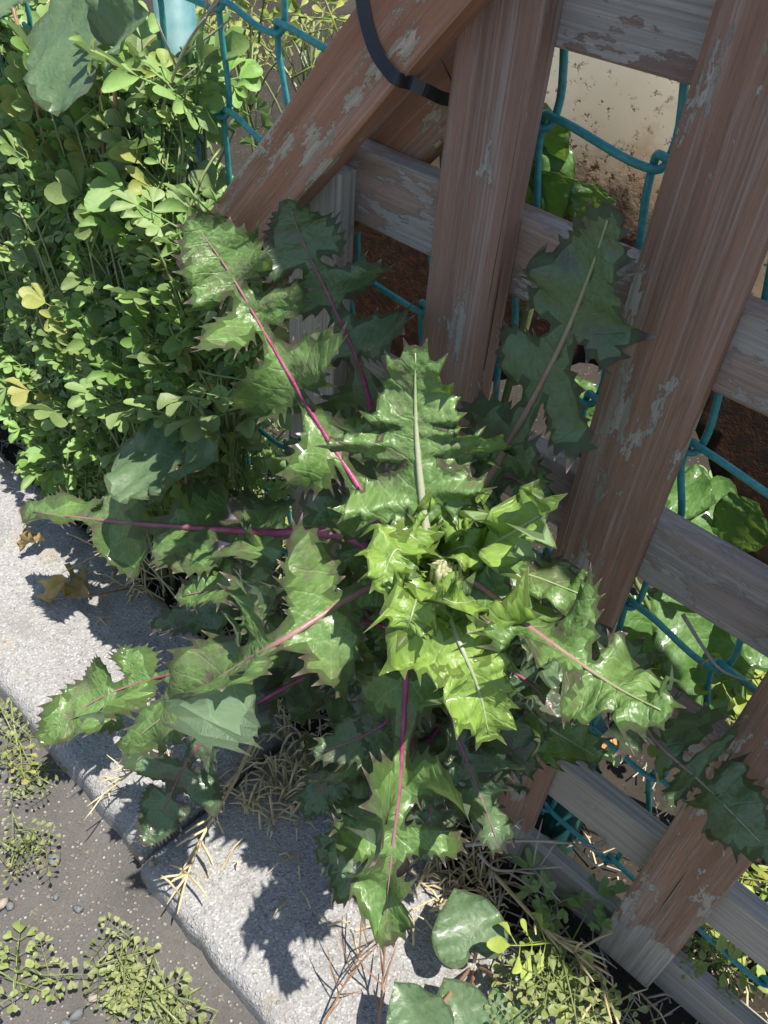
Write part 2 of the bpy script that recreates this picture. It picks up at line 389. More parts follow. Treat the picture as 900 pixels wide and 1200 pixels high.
far.f = [(0, 1, 2, 3), (4, 5, 1, 0)]
tag(far.build('ground', M['soil']), kind='structure')
road = sheet('road', -1.8, 1.0, -1.0, KE+0.03, 0.02, lambda x, y: -0.030+nz(x, y, 30, 0.0025)+max(0, (y-0.06))*0.10, M['road'])
tag(road, kind='structure')
rf = MB(); rf.v = [(-60, -60, -0.034), (60, -60, -0.034), (60, 0.11, -0.034), (-60, 0.11, -0.034)]; rf.f = [(0, 1, 2, 3)]
tag(rf.build('road', M['road']), kind='structure')

kerb = bpy.data.objects.new('kerb', None); COL.objects.link(kerb); kerb.location = (-0.28, KE, -0.03); tag(kerb, kind='structure')
def kerb_stone(x0, x1, y0, y1, zt, seed, chip=None):
    """block with worn rounded arrises, slightly uneven top"""
    mb = MB(); nx = max(6, int((x1-x0)/0.012)); ny = 16
    prof = []                                              # across section: front foot -> top -> back foot
    r = 0.012
    prof.append((y0, -0.10)); prof.append((y0+0.001, -0.03)); 
    for k in range(6):
        a = k/5*math.pi/2; prof.append((y0+0.002+r-r*math.cos(a), zt-r+r*math.sin(a)))
    for k in range(1, 14): prof.append((y0+0.014+(y1-y0-0.028)*k/14, zt))
    for k in range(6):
        a = k/5*math.pi/2; prof.append((y1-0.014+r*math.sin(a), zt-r+r*math.cos(a)))
    prof.append((y1, -0.10))
    for i in range(nx+1):
        x = x0+(x1-x0)*i/nx
        e = min(x-x0, x1-x)
        drop = 0.006*max(0, 1-e/0.010)**2
        for (y, z) in prof:
            wear = nz(x, y, 60, 0.0022, seed)+nz(x, y, 160, 0.0009, seed+4)
            zz = z if z < -0.05 else z+wear-drop
            if chip and z > -0.02:
                dd = math.hypot(x-chip[0], y-chip[1])
                zz -= 0.012*max(0, 1-dd/chip[2])
            mb.v.append((x, y+(wear*1.2 if z < zt-0.002 else 0), zz))
    n = len(prof)
    for i in range(nx):
        for j in range(n-1): mb.f.append((i*n+j, (i+1)*n+j, (i+1)*n+j+1, i*n+j+1))
    mb.f.append(tuple(range(n))); mb.f.append(tuple(reversed(range(nx*n, nx*n+n))))
    return put(mb.build('kerb_stone', M['concrete'], None, True), kerb)
kerb_stone(-0.284, 0.45, KE-0.004, KB, 0.0, 1.3)
kerb_stone(-1.05, -0.289, KE+0.004, KB+0.003, 0.006, 7.7, chip=(-0.295, KE, 0.03))
kerb_stone(-1.8, -1.056, KE, KB, 0.002, 4.1)

# ------------------------------------------------------------------ timber lattice fence
FY = 0.29
fence = empty('lattice_fence', (0.05, FY, 0.0), 'weathered brown painted wooden lattice fence beside the thistle', 'fence')
def slat(p0, p1, width, y0, thick, mat, facet=False, name='slat', par=None):
    """board from p0 to p1 (x,z), local X along the board, front face towards -y"""
    a = Vector((p0[0], 0, p0[1])); b = Vector((p1[0], 0, p1[1])); d = b-a; L = d.length; d.normalize()
    w = Vector((0, 1, 0)).cross(d)                      # across
    N = max(2, int(L/0.05)); mb = MB()
    hw = width/2
    if facet: prof = [(-hw, 0.0008), (-hw*0.12, 0), (hw*0.9, 0.0045), (hw, 0.006), (hw, thick), (-hw, thick)]
    else: prof = [(-hw, 0.0006), (-hw+0.0012, 0), (hw-0.0012, 0), (hw, 0.0008), (hw, thick), (-hw, thick)]
    sd = rng.random()*50
    for i in range(N+1):
        u = L*i/N
        for (q, yy) in prof:
            mb.v.append((u, yy+nz(u, q, 9, 0.0008, sd), q+nz(u, q*0.1, 12, 0.0009, sd+9)))
    n = len(prof)
    for i in range(N):
        for j in range(n): mb.f.append((i*n+j, i*n+(j+1) % n, (i+1)*n+(j+1) % n, (i+1)*n+j))
    mb.f.append(tuple(reversed(range(n)))); mb.f.append(tuple(range(N*n, N*n+n)))
    o = mb.build(name, mat)
    Mx = Matrix(((d.x, 0, w.x, a.x), (0, 1, 0, y0), (d.z, 0, w.z, a.z), (0, 0, 0, 1)))
    o.matrix_world = Mx
    o.parent = par or fence; o.matrix_parent_inverse = Matrix.Translation(-(par or fence).location)
    return o
TOP = 0.93
for i, (xc, wd) in enumerate([(-0.307, 0.038), (-0.2075, 0.0385), (-0.106, 0.041), (0.0075, 0.042), (0.112, 0.04), (0.216, 0.04), (0.32, 0.04)]):
    slat((xc, 0.004 if i else 0.0), (xc, TOP if i else 0.452), wd, FY, 0.012, M['wood_grey'] if i == 0 else M['wood'], facet=(i == 2))
for i, zc in enumerate([0.011, 0.118, 0.229, 0.3335, 0.444, 0.547, 0.652, 0.757, 0.86]):
    slat((-0.318 if zc < 0.47 else -0.402+(zc-0.352)*0.89+0.035, zc), (0.34, zc+0.001), 0.0375 if zc > 0.2 else 0.040, FY+0.0125, 0.012, M['wood_grey'] if i in (0, 1) else M['wood_back'])
o = slat((-0.402, 0.352), (-0.055, 0.742), 0.034, FY-0.0145, 0.014, M['wood_brace'], name='brace'); o['label'] = 'slanting red-brown brace across the lattice end'
slat((-0.395, 0.334), (-0.030, 0.742), 0.034, FY+0.026, 0.012, M['wood_brace'], name='brace')
slat((-0.345, TOP+0.004), (0.35, TOP+0.004), 0.0, FY, 0.01, M['wood']) if False else None
rail = MB(); rail.box(-0.20, 0.36, 0.254, 0.343, TOP+0.001, TOP+0.028)  # unseen rail, added overhead so the lattice and nearby leaves fall in shade
bevel(put(rail.build('shade_rail', M['wood']), fence), 0.002)

# black cable tie looped round the brace
ct = [aty(420, -30, 0.2735), aty(428, 22, 0.2735), aty(440, 60, 0.2732), aty(456, 84, 0.2728), aty(466, 93, 0.2728), aty(480, 97, 0.280), aty(500, 106, 0.286), aty(522, 116, 0.300), aty(540, 112, 0.315), aty(520, 60, 0.318), aty(470, -20, 0.318)]
pts = smooth(ct, 44); mb = MB()
for i, p in enumerate(pts):
    tg = (pts[min(i+1, 43)]-pts[max(i-1, 0)]).normalized(); vw = (CAM-p).normalized()
    sd = tg.cross(vw).normalized(); nm = sd.cross(tg)
    for a, b in ((-1, 1), (1, 1), (1, -1), (-1, -1)): mb.v.append(tuple(p+sd*a*0.0026+nm*b*0.0007))
for i in range(43):
    for k in range(4): mb.f.append((i*4+k, i*4+(k+1) % 4, i*4+4+(k+1) % 4, i*4+4+k))
mb.f.append((3, 2, 1, 0)); mb.f.append((172, 173, 174, 175))
o = mb.build('cable_tie', M['nylon']); tag(o, 'black nylon cable tie strapped over the slanting brace', 'cable tie')

# ------------------------------------------------------------------ chain-link fence behind
MY = 0.328; MP = 0.0562; MX0, MZ0 = -0.1462, 0.493
clf = empty('chain_link_fence', (-0.2, MY, 0), 'green plastic coated chain-link fence behind the timber lattice', 'fence')
def knot(i, j): return Vector((MX0+i*MP+nz(i, j, 3.1, 0.006), MY, MZ0+j*MP+nz(i, j, 2.7, 0.006, 8)))
for k in range(-17, 17):
    pts = []
    for s in range(-16, 17):
        i, j = -s+(k+1)//2, -s-(k)//2
        # corner where the wire comes from above and turns left, then the corner where it turns down
        for (ii, jj, kind) in ((i, j, 0), (i-1, j, 1)):
            p = knot(ii, jj)
            if not (-0.95 < p.x < 0.30 and -0.01 < p.z < 0.86): continue
            ov = 0.0032; r = 0.007; dy = 0.0026
            if kind == 0:
                pts += [p+Vector((ov*0.8, dy, r*2.2)), p+Vector((ov*0.9, dy*0.8, r*0.5)), p+Vector((ov*0.5, 0, -ov*0.7)), p+Vector((-r*0.5, -dy*0.8, -ov*0.9)), p+Vector((-r*2.2, -dy, -ov*0.6))]
            else:
                pts += [p+Vector((r*2.2, -dy, ov*0.6)), p+Vector((r*0.5, -dy*0.8, ov*0.9)), p+Vector((-ov*0.5, 0, ov*0.7)), p+Vector((-ov*0.9, dy*0.8, -r*0.5)), p+Vector((-ov*0.8, dy, -r*2.2))]
    if len(pts) < 8: continue
    mb = MB(); mb.tube(smooth(pts, len(pts)*3), 0.00185, 7)
    put(mb.build('wire', M['wire'], None, True), clf)
def post(p0, p1, r, mat):
    mb = MB(); mb.tube([p0, Vector(p0).lerp(Vector(p1), 0.5), p1], r, 20)
    return put(mb.build('post', mat, None, True), clf)
post(aty(225, 190, 0.352)-Vector((0, 0, 0.35)), aty(200, -40, 0.352), 0.013, M['post_pale'])
post(aty(668, 1000, 0.352)-Vector((0, 0, 0.12)), aty(650, 930, 0.352)+Vector((0, 0, 0.10)), 0.015, M['post_dark'])

# ------------------------------------------------------------------ rusty sheet behind
SY = 0.43
pl = [(505, -60), (392, 150), (380, 235), (470, 262), (600, 262), (690, 262), (760, 350), (822, 490), (862, 600), (905, 730), (960, 860), (1020, 820), (1100, 200), (1000, -60)]
def on_sheet(px, py):                                  # the sheet leans: its top is farther from the fence
    v = ray(px, py); k = (0.395+(CAM_H-0.3)*0.16)/(v.y-0.16*v.z)
    return CAM+v*k
poly = [on_sheet(a, b) for a, b in pl]
poly = [Vector((p.x, p.y, min(p.z, 0.76))) for p in poly]
pp2 = [on_sheet(a, b) for a, b in pl[:6]+[(780, 330), (850, 425), (905, 500), (960, 600), (1010, 700)]+pl[11:]]
rimp = [Vector((p.x, p.z)) for p in pp2[2:11]]                # edge of the sound paint; beyond it rust, and at lower left dark colour for shade
paint = [Vector((p.x, p.z)) for p in pp2]
poly = poly[:2]+[on_sheet(a, b) for a, b in ((372, 300), (380, 430), (500, 470), (600, 440), (690, 420), (760, 425))]+poly[7:]  # lower left extension added dark, standing in for deep shade in the gap
def segd(q, a, b):
    ab = b-a; t_ = max(0, min(1, (q-a).dot(ab)/ab.length_squared)); return (q-(a+ab*t_)).length
outline = []
for i in range(len(poly)):
    a, b = poly[i], poly[(i+1) % len(poly)]; n = max(1, int((b-a).length/0.006))
    for k in range(n):
        p = a.lerp(b, k/n); q = Vector((p.x, p.z))
        if 1 <= i <= 10: q += Vector((nz(p.x, p.z, 60, 0.007), nz(p.x, p.z, 60, 0.007, 5)))
        outline.append(q)
xs = [q.x for q in outline]; zs = [q.y for q in outline]
def inside(q, pg):
    c = False; j = len(pg)-1
    for i in range(len(pg)):
        if (pg[i].y > q.y) != (pg[j].y > q.y) and q.x < (pg[j].x-pg[i].x)*(q.y-pg[i].y)/(pg[j].y-pg[i].y)+pg[i].x: c = not c
        j = i
    return c
grid = [Vector((x, z)) for x in np.arange(min(xs), max(xs), 0.014) for z in np.arange(min(zs), max(zs), 0.014)]
grid = [q for q in grid if inside(q, outline)]
n = len(outline)
vs, es, fs = delaunay_2d_cdt(outline+grid, [(i, (i+1) % n) for i in range(n)], [], 1, 1e-6)[:3]
mb = MB(); mb.v = [(v.x, 0.395+(v.y-0.3)*0.16+0.008*math.sin(v.x*9)+nz(v.x, v.y, 12, 0.004), v.y) for v in vs]; mb.f = [tuple(f) for f in fs]
me = mb.mesh('metal_sheet', M['rust'], True)
at = me.attributes.new('lf', 'FLOAT_VECTOR', 'POINT')
at.data.foreach_set('vector', [c for v in vs for c in (min(segd(v, rimp[i], rimp[i+1]) for i in range(len(rimp)-1))*(1 if inside(v, paint) else -1), 0, 0)])
o = link('metal_sheet', me); sm = o.modifiers.new('thickness', 'SOLIDIFY'); sm.thickness = 0.002
tag(o, 'cream painted steel sheet with rusted speckled lower rim and shade-dark extension behind the lattice', 'metal sheet')

# ------------------------------------------------------------------ leaf builder
def cr2(pts, step):
    """dense samples along a 2D Catmull-Rom"""
    p = [Vector(q) for q in pts]; L = sum((p[i+1]-p[i]).length for i in range(len(p)-1))
    return smooth([Vector((q.x, q.y, 0)) for q in p], max(8, int(L/step)))
def thistle_half(r, n, wmax, wterm, s0, st, wmid, tooth, lw=1.2):
    """outline of one side, base to tip, in leaf lengths: list of (s, t, margin)"""
    out = []; d = (st-s0)/n
    def edge(p, q, h, bulge, lean=1, nt=None):
        p = Vector(p); q = Vector(q); dv = q-p; ln = dv.length; dv = dv.normalized(); nv = Vector((-dv.y, dv.x))
        nt = nt or max(1, round(ln/(tooth*0.84)*r.uniform(0.85, 1.15)))
        def pt(f): return p+dv*ln*f+nv*(bulge*ln*4*f*(1-f))
        h = min(h, 0.55*ln/nt)
        for k in range(nt):
            hk = h*r.uniform(0.6, 1.35); u = lambda f: (k+f)/nt
            a, b, c = (0.42, 0.68, 0.86) if lean > 0 else (0.14, 0.32, 0.58)
            for f, o, l_, mg in ((0.02, 0.0, 0, 0.42), (a, 0.42, 0, 0.58), (b, 1.5, 0.55*lean, 1.0), (c, 0.36, 0, 0.58)):
                if k == 0 and f < 0.03: mg = 0.42
                out.append((pt(u(f))+nv*hk*o+dv*hk*l_, mg))
    out.append((Vector((0.015, 0.011)), 0.2)); out.append((Vector((s0*0.5, 0.012)), 0.25))
    h = tooth*0.46
    for i in range(n):
        c = s0+d*(i+0.5); l = wmax*(0.55+0.5*(i+1)/n)*r.uniform(0.8, 1.15); sw = r.uniform(-0.20, 0.16)*d
        w0 = wmid*r.uniform(0.8, 1.2)
        a = (c-0.24*d*lw, w0); tip = (c+sw+0.02*d, l); sh = (c-0.25*d*lw+sw*0.8, l*r.uniform(0.50, 0.72)); b = (c+0.20*d*lw, w0*1.15)
        sh2 = (c+0.21*d*lw+sw*0.8, l*r.uniform(0.45, 0.66))
        out.append((Vector((c-0.50*d, w0*0.9)), 0.4)); out.append((Vector((c-0.34*d, w0*0.85)), 0.4))
        edge(a, sh, h*0.8, 0.10)
        edge(sh, tip, h*1.15, 0.06)
        out.append((Vector(tip)+Vector((0.0, h*1.5)), 1.0))
        edge(tip, sh2, h*1.1, 0.05, -1)
        edge(sh2, b, h*0.7, 0.02, -1)
    lt = 1-st
    out.append((Vector((st-0.02*lt, wmid)), 0.4)); out.append((Vector((st+0.02*lt, wmid*1.1)), 0.4))
    cnr = (st+0.01*lt, wterm*0.98); k1 = (st+0.24*lt, wterm*0.93); k2 = (st+0.58*lt, wterm*0.68); k3 = (st+0.84*lt, wterm*0.36)
    edge((st+0.03*lt, wmid*1.4), cnr, h*0.7, 0.04)
    out.append((Vector(cnr)+Vector((-0.3*h, h*1.5)), 1.0))
    edge(cnr, k1, h*1.2, 0.05); edge(k1, k2, h*1.2, 0.06); edge(k2, k3, h*1.1, 0.05); edge(k3, (0.99, 0.012), h*0.9, 0.04)
    return [(p.x, max(0.004, p.y), mg) for p, mg in out]
def plain_half(fn, n=26):
    return [(i/n, max(0.0, fn(i/n)), 0.5) for i in range(1, n)]

def leaf_mesh(name, curve, halves, hint, mat, r, fold=0.3, fvar=0.35, wave=0.02, curl=0.0, cell=0.03, bul=0.004, twist=0.0):
    """blade along the 3D polyline curve (list of Vector); halves = (left,right) outlines"""
    L = sum((curve[i+1]-curve[i]).length for i in range(len(curve)-1)); N = len(curve)
    left, right = halves
    pg = [(0.0, 0.0, 0.3)] + [(s, t_, g) for s, t_, g in right] + [(1.0, 0.0, 1.0)] + [(s, -t_, g) for s, t_, g in reversed(left)]
    pv = [Vector((a, b)) for a, b, c in pg]; n = len(pv)
    wm = max(abs(p.y) for p in pv)
    px_ = np.array([p.x for p in pv]); py_ = np.array([p.y for p in pv])
    gx, gy = np.meshgrid(np.arange(cell*0.6, 1.0, cell), np.arange(-wm, wm, cell)); gx = gx.ravel(); gy = gy.ravel()
    gx = gx+np.array([r.uniform(-.3, .3)*cell for _ in gx]); gy = gy+np.array([r.uniform(-.3, .3)*cell for _ in gy])
    ins = np.zeros(len(gx), bool); j = n-1
    for i in range(n):
        cnd = ((py_[i] > gy) != (py_[j] > gy)); 
        with np.errstate(divide='ignore', invalid='ignore'):
            xi = (px_[j]-px_[i])*(gy-py_[i])/(py_[j]-py_[i])+px_[i]
        ins ^= cnd & (gx < xi); j = i
    pts = pv+[Vector((a, b)) for a, b in zip(gx[ins], gy[ins]) if abs(b) > cell*0.4]+[Vector((s, 0.0)) for s in np.arange(cell, 0.99, cell)]
    vs, es, fs, ov = delaunay_2d_cdt(pts, [(i, (i+1) % n) for i in range(n)], [], 1, 1e-5)[:4]
    # frames along the midrib
    fr = []
    for i in range(N):
        T = (curve[min(i+1, N-1)]-curve[max(i-1, 0)]).normalized()
        H = hint if not callable(hint) else hint(curve[i])
        Nn = (H-T*H.dot(T)).normalized(); B = T.cross(Nn)
        if twist:
            a = twist*(i/(N-1)); Nn, B = Nn*math.cos(a)+B*math.sin(a), B*math.cos(a)-Nn*math.sin(a)
        fr.append((curve[i], T, B, Nn))
    so = r.uniform(0, 100); verts = []; attr = []
    for vi, v in enumerate(vs):
        s = max(0.0, min(1.0, v.x)); u = s*(N-1); k = min(int(u), N-2); q = u-k
        c0, T, B, Nn = fr[k]; c1, T1, B1, N1 = fr[k+1]
        c = c0.lerp(c1, q); B = B.lerp(B1, q); Nn = Nn.lerp(N1, q); T = T.lerp(T1, q)
        c = c + T*(v.x-s)*L
        tt = abs(v.y); sgn = 1 if v.y >= 0 else -1
        side = so+17*(sgn > 0)
        fa = fold+fvar*(noise.noise(Vector((v.x*7.5, side, 0)))*2.4)
        ca = curl+fvar*noise.noise(Vector((v.x*8, side+31, 2)))*2.2
        w = tt*L
        lat = w*math.cos(fa); up = w*math.sin(fa) + ca*w*w/max(1e-6, wm*L)
        edge = min(1, tt/(wm*0.6))
        up += w*fvar*1.1*noise.noise(Vector((v.x*19, side+77, 1)))
        up += wave*L*noise.noise(Vector((v.x*24, v.y*10, so)))*edge*1.5
        lat -= 0.25*abs(ca)*w*w/max(1e-6, wm*L)
        up += bul*L*noise.noise(Vector((v.x*42, v.y*42, so+5)))*2
        along = wave*L*0.6*noise.noise(Vector((v.x*15, v.y*15, so+50)))*edge
        verts.append(c+B*(lat*sgn)+Nn*up+T*along)
        mg = 0.0
        if ov[vi]:
            k0 = min(ov[vi])
            if k0 < n: mg = pg[k0][2]
        attr += [v.x*L, v.y*L, mg]
    mb = MB(); mb.v = verts; mb.f = [tuple(f) for f in fs]
    me = mb.mesh(name, mat, True)
    a_ = me.attributes.new('lf', 'FLOAT_VECTOR', 'POINT'); a_.data.foreach_set('vector', attr)
    # make the upper face the front face
    me.update(); sm_ = sum((p.normal.dot(fr[min(N-1, int(max(0, min(1, vs[p.vertices[0]].x))*(N-1)))][3]))*p.area for p in me.polygons)
    if sm_ < 0: me.flip_normals()
    return me, fr, L

def up_cam(p): return (CAM-p).normalized()*0.62 + Vector((0, 0, 0.62))

# ------------------------------------------------------------------ the sow thistle
CROWN = aty(492, 655, 0.222)
ROOT = Vector((CROWN.x+0.012, 0.232, -0.02))
thistle = empty('sow_thistle', ROOT, 'large spiny sow thistle with jagged green leaves and purple midribs against the lattice', 'thistle')
stem_pts = smooth([ROOT, ROOT.lerp(CROWN, 0.35)+Vector((0.004, 0, 0)), ROOT.lerp(CROWN, 0.7)-Vector((0.003, 0, 0)), CROWN-Vector((0, 0, 0.012))], 14)
mb = MB(); mb.tube(stem_pts, [0.0085-0.003*i/13 for i in range(14)], 10)
put(mb.build('stem', M['stem_thistle'], None, True), thistle)
def stem_at(z):
    u = (z-ROOT.z)/(CROWN.z-ROOT.z); return ROOT.lerp(CROWN, max(0, min(1, u)))
def T_leaf(pts, hw, seed, rib='rib_purple', mat='thistle', n=3, term=None, s0=0.18, st=0.70, wmid=0.3, tooth=0.034, fold=0.25, fvar=0.42, wave=0.014, curl=0.1, hint=up_cam, ribr=0.0022, attach=None, cell=0.021, label=None, lw=1.2):
    """hw, term: half widths (px) of the largest side lobes and of the end lobe"""
    r = random.Random(seed)
    P = [P3(p) for p in pts]
    if attach is not None: P = [stem_at(attach)] + P
    curve = smooth(P, 26)
    L = sum((curve[i+1]-curve[i]).length for i in range(25))
    mid = curve[14]; pxm = (mid-CAM).dot(FWD)/FOC
    wmax = hw*pxm/L; wt = 0.9*(term or hw*0.85)*pxm/L; wmax *= 1.05; tooth = tooth*1.6*min(1.5, 0.16/L)
    hv = [thistle_half(r, n, wmax, wt, s0, st, wmax*(0.09+0.13*wmid), tooth, lw) for _ in (0, 1)]
    me, fr, L = leaf_mesh('leaf', curve, hv, hint, M[mat], r, fold, fvar*1.15, wave*1.7, curl, cell*0.9, bul=0.0055)
    lf = put(link('leaf', me), thistle)
    if label: lf['label'] = label
    mb = MB(); n_ = len(fr); rp = []; rr = []
    for i in range(n_-1):
        c, Tt, B, Nn = fr[i]; u = i/(n_-1)
        rp.append(c+Nn*0.0001); rr.append(ribr*1.08*(1-0.9*u**0.7))
    mb.tube(rp, rr, 8)
    me = mb.mesh('midrib', M[rib], True); a_ = me.attributes.new('lf', 'FLOAT_VECTOR', 'POINT')
    a_.data.foreach_set('vector', [c for i in range(len(rp)) for k in range(8) for c in (i/n_, 0, 0)])
    o = link('midrib', me); o.parent = lf
    return lf
T_leaf([(500, 628, 'y', .216), (491, 545, 'y', .224), (487, 480, 'y', .231), (487, 404, 'y', .236)], 100, 54, 'rib_pale', n=2, s0=0.10, st=0.56, term=56, wmid=0.8, fold=0.10, fvar=0.22, tooth=0.05, lw=1.55, wave=0.02, hint=lambda p: Vector((0.25, -0.75, 0.65)))
T_leaf([(535, 625, 'y', .245), (592, 528, 'y', .262), (650, 420, 'y', .266), (690, 325, 'y', .266), (718, 240, 'y', .262)], 92, 12, 'rib_pink', 'thistle_dark', n=3, st=0.65, term=74, wmid=0.75, fold=0.05, fvar=0.23, tooth=0.03, hint=lambda p: Vector((-0.1, -0.9, 0.5)), ribr=0.0028, attach=0.30)
T_leaf([(440, 605, 'y', .236), (372, 495, 'y', .238), (310, 390, 'y', .236), (268, 318, 'y', .234), (221, 252, 'y', .228)], 84, 13, 'rib_purple', n=4, s0=0.14, st=0.73, term=60, wmid=0.35, fold=0.2, hint=lambda p: Vector((0.35, -0.6, 0.75)), attach=0.29)
T_leaf([(448, 560, 'y', .262), (428, 450, 'y', .266), (395, 368, 'y', .266), (358, 290, 'y', .262), (336, 232, 'y', .258)], 84, 14, 'rib_purple', 'thistle_dark', n=4, s0=0.14, st=0.75, term=52, wmid=0.45, fold=0.05, hint=lambda p: Vector((0.2, -0.85, 0.6)), attach=0.27)
T_leaf([(425, 637, 'y', .235), (300, 624, 'z', .235), (140, 612, 'z', .165), (22, 598, 'z', .115)], 70, 115, 'rib_purple', n=5, s0=0.16, st=0.82, term=48, wmid=0.38, tooth=0.024, fold=0.22, fvar=0.40, lw=1.6, attach=0.26, ribr=0.0056)
T_leaf([(442, 685, 'y', .212), (335, 748, 'z', .30), (280, 780, 'z', .27), (205, 830, 'z', .215), (140, 880, 'z', .165)], 100, 16, 'rib_pink', n=3, s0=0.10, st=0.57, term=66, wmid=0.45, fold=0.15, fvar=0.52, tooth=0.03, hint=lambda p: up_cam(p)+Vector((0, 0, 0.2)), attach=0.30, ribr=0.0026)
T_leaf([(410, 735, 'z', .22), (290, 775, 'z', .16), (180, 795, 'z', .10), (110, 822, 'z', .08), (42, 868, 'z', .055)], 66, 17, 'rib_purple', n=4, s0=0.15, st=0.71, term=50, wmid=0.4, tooth=0.028, attach=0.20, fold=0.3, fvar=0.57)
T_leaf([(400, 790, 'z', .17), (300, 825, 'z', .13), (228, 880, 'z', .085), (196, 940, 'z', .05), (168, 992, 'z', .035)], 56, 18, 'rib_purple', 'thistle_dark', n=4, s0=0.2, st=0.77, term=34, wmid=0.3, tooth=0.022, attach=0.14)
T_leaf([(478, 712, 'z', .305), (476, 790, 'z', .295), (468, 925, 'z', .255), (458, 1010, 'z', .23), (450, 1112, 'z', .195)], 88, 19, 'rib_purple', n=4, s0=0.22, st=0.81, term=52, wmid=0.35, fold=0.32, fvar=0.63, tooth=0.027, attach=0.30, ribr=0.0026)
T_leaf([(455, 770, 'z', .22), (440, 880, 'z', .18), (430, 970, 'z', .15), (395, 1060, 'z', .13)], 80, 20, 'rib_purple', 'thistle_dark', n=4, s0=0.16, st=0.77, term=46, wmid=0.35, attach=0.20, fold=0.2, fvar=0.57, tooth=0.028)
T_leaf([(505, 780, 'z', .23), (535, 862, 'z', .20), (560, 925, 'z', .175), (588, 1000, 'z', .15)], 66, 21, 'rib_purple', 'thistle_dark', n=3, s0=0.25, st=0.71, term=42, wmid=0.35, attach=0.2, fold=0.2, fvar=0.57)
T_leaf([(512, 690, 'z', .335), (538, 752, 'z', .34), (562, 812, 'z', .322), (574, 868, 'z', .30)], 76, 22, 'rib_pale', 'thistle_young', n=3, s0=0.10, st=0.61, term=52, wmid=0.6, fold=0.15, tooth=0.042, lw=1.5, attach=0.325)
T_leaf([(548, 680, 'y', .215), (620, 735, 'y', .214), (680, 778, 'y', .213), (730, 810, 'y', .212), (786, 838, 'y', .208)], 82, 23, 'rib_pink', n=3, s0=0.16, st=0.63, term=68, wmid=0.45, fold=0.15, fvar=0.57, tooth=0.034, lw=1.4, attach=0.31)
T_leaf([(525, 668, 'y', .225), (575, 640, 'y', .228), (620, 612, 'y', .228), (652, 596, 'y', .222)], 52, 24, 'rib_pale', 'thistle_young', n=3, s0=0.1, st=0.55, term=46, wmid=0.6, fold=0.3, fvar=0.57, tooth=0.05, hint=lambda p: Vector((0.1, -0.5, 0.9)), attach=0.325)
T_leaf([(690, 790, 'y', .258), (770, 872, 'y', .264), (830, 925, 'y', .266), (915, 1012, 'y', .262)], 70, 25, 'rib_pink', 'thistle_dark', n=3, s0=0.34, st=0.73, term=54, wmid=0.35, fold=0.2, fvar=0.52, attach=0.235)
T_leaf([(600, 730, 'y', .252), (680, 762, 'y', .258), (765, 778, 'y', .258)], 52, 26, 'rib_purple', 'thistle_dark', n=3, s0=0.2, term=34, attach=0.27)
T_leaf([(545, 672, 'y', .235), (610, 672, 'y', .240), (690, 700, 'y', .238)], 58, 27, 'rib_pale', 'thistle', n=3, s0=0.12, term=42, wmid=0.5, attach=0.3)
T_leaf([(585, 800, 'z', .24), (640, 850, 'z', .225), (705, 890, 'z', .205)], 52, 28, 'rib_pale', 'thistle', n=3, s0=0.15, term=36, attach=0.23)
T_leaf([(430, 730, 'z', .285), (400, 742, 'z', .275), (345, 720, 'z', .27)], 50, 29, 'rib_purple', 'thistle', n=3, s0=0.15, term=32, attach=0.27)
T_leaf([(470, 830, 'z', .25), (430, 860, 'z', .24), (368, 885, 'z', .225)], 44, 30, 'rib_purple', 'thistle_dark', n=3, s0=0.12, term=30, attach=0.24)
T_leaf([(520, 800, 'z', .21), (575, 850, 'z', .19), (628, 905, 'z', .17)], 60, 31, 'rib_purple', 'thistle_dark', n=3, s0=0.12, term=44, attach=0.19)
T_leaf([(410, 700, 'z', .26), (340, 690, 'z', .23), (262, 690, 'z', .20), (205, 700, 'z', .18)], 54, 33, 'rib_purple', 'thistle', n=4, s0=0.15, term=34, attach=0.24, fvar=0.57)
T_leaf([(470, 720, 'z', .25), (455, 800, 'z', .22), (470, 880, 'z', .20)], 72, 34, 'rib_purple', 'thistle_dark', n=3, s0=0.1, term=50, attach=0.22, wmid=0.6)
# darker leaves, most of them low on the stem
for (pp, hw, sd, tm) in [([(440, 850, 'z', .15), (400, 900, 'z', .12), (355, 955, 'z', .09)], 50, 41, 34), ([(500, 860, 'z', .14), (505, 940, 'z', .11), (500, 1010, 'z', .09)], 56, 42, 38), ([(540, 830, 'z', .15), (600, 880, 'z', .12), (640, 925, 'z', .10)], 54, 43, 40),
                         ([(395, 715, 'z', .20), (300, 705, 'z', .15), (175, 735, 'z', .12)], 58, 44, 36), ([(410, 770, 'z', .17), (330, 800, 'z', .13), (255, 845, 'z', .11)], 52, 45, 36), ([(455, 590, 'y', .262), (400, 540, 'y', .266), (335, 520, 'y', .262)], 52, 46, 34),
                         ([(560, 770, 'y', .235), (620, 800, 'y', .238), (660, 850, 'y', .235)], 48, 47, 36), ([(440, 900, 'z', .17), (425, 970, 'z', .15), (370, 1005, 'z', .13)], 46, 48, 32), ([(555, 580, 'y', .262), (600, 560, 'y', .268), (640, 600, 'y', .268)], 46, 49, 34)]:
    T_leaf(pp, hw, sd, 'rib_purple', 'thistle_dark', n=4, s0=0.12, term=tm, attach=max(0.08, P3(pp[0]).z-0.02), fvar=0.5)
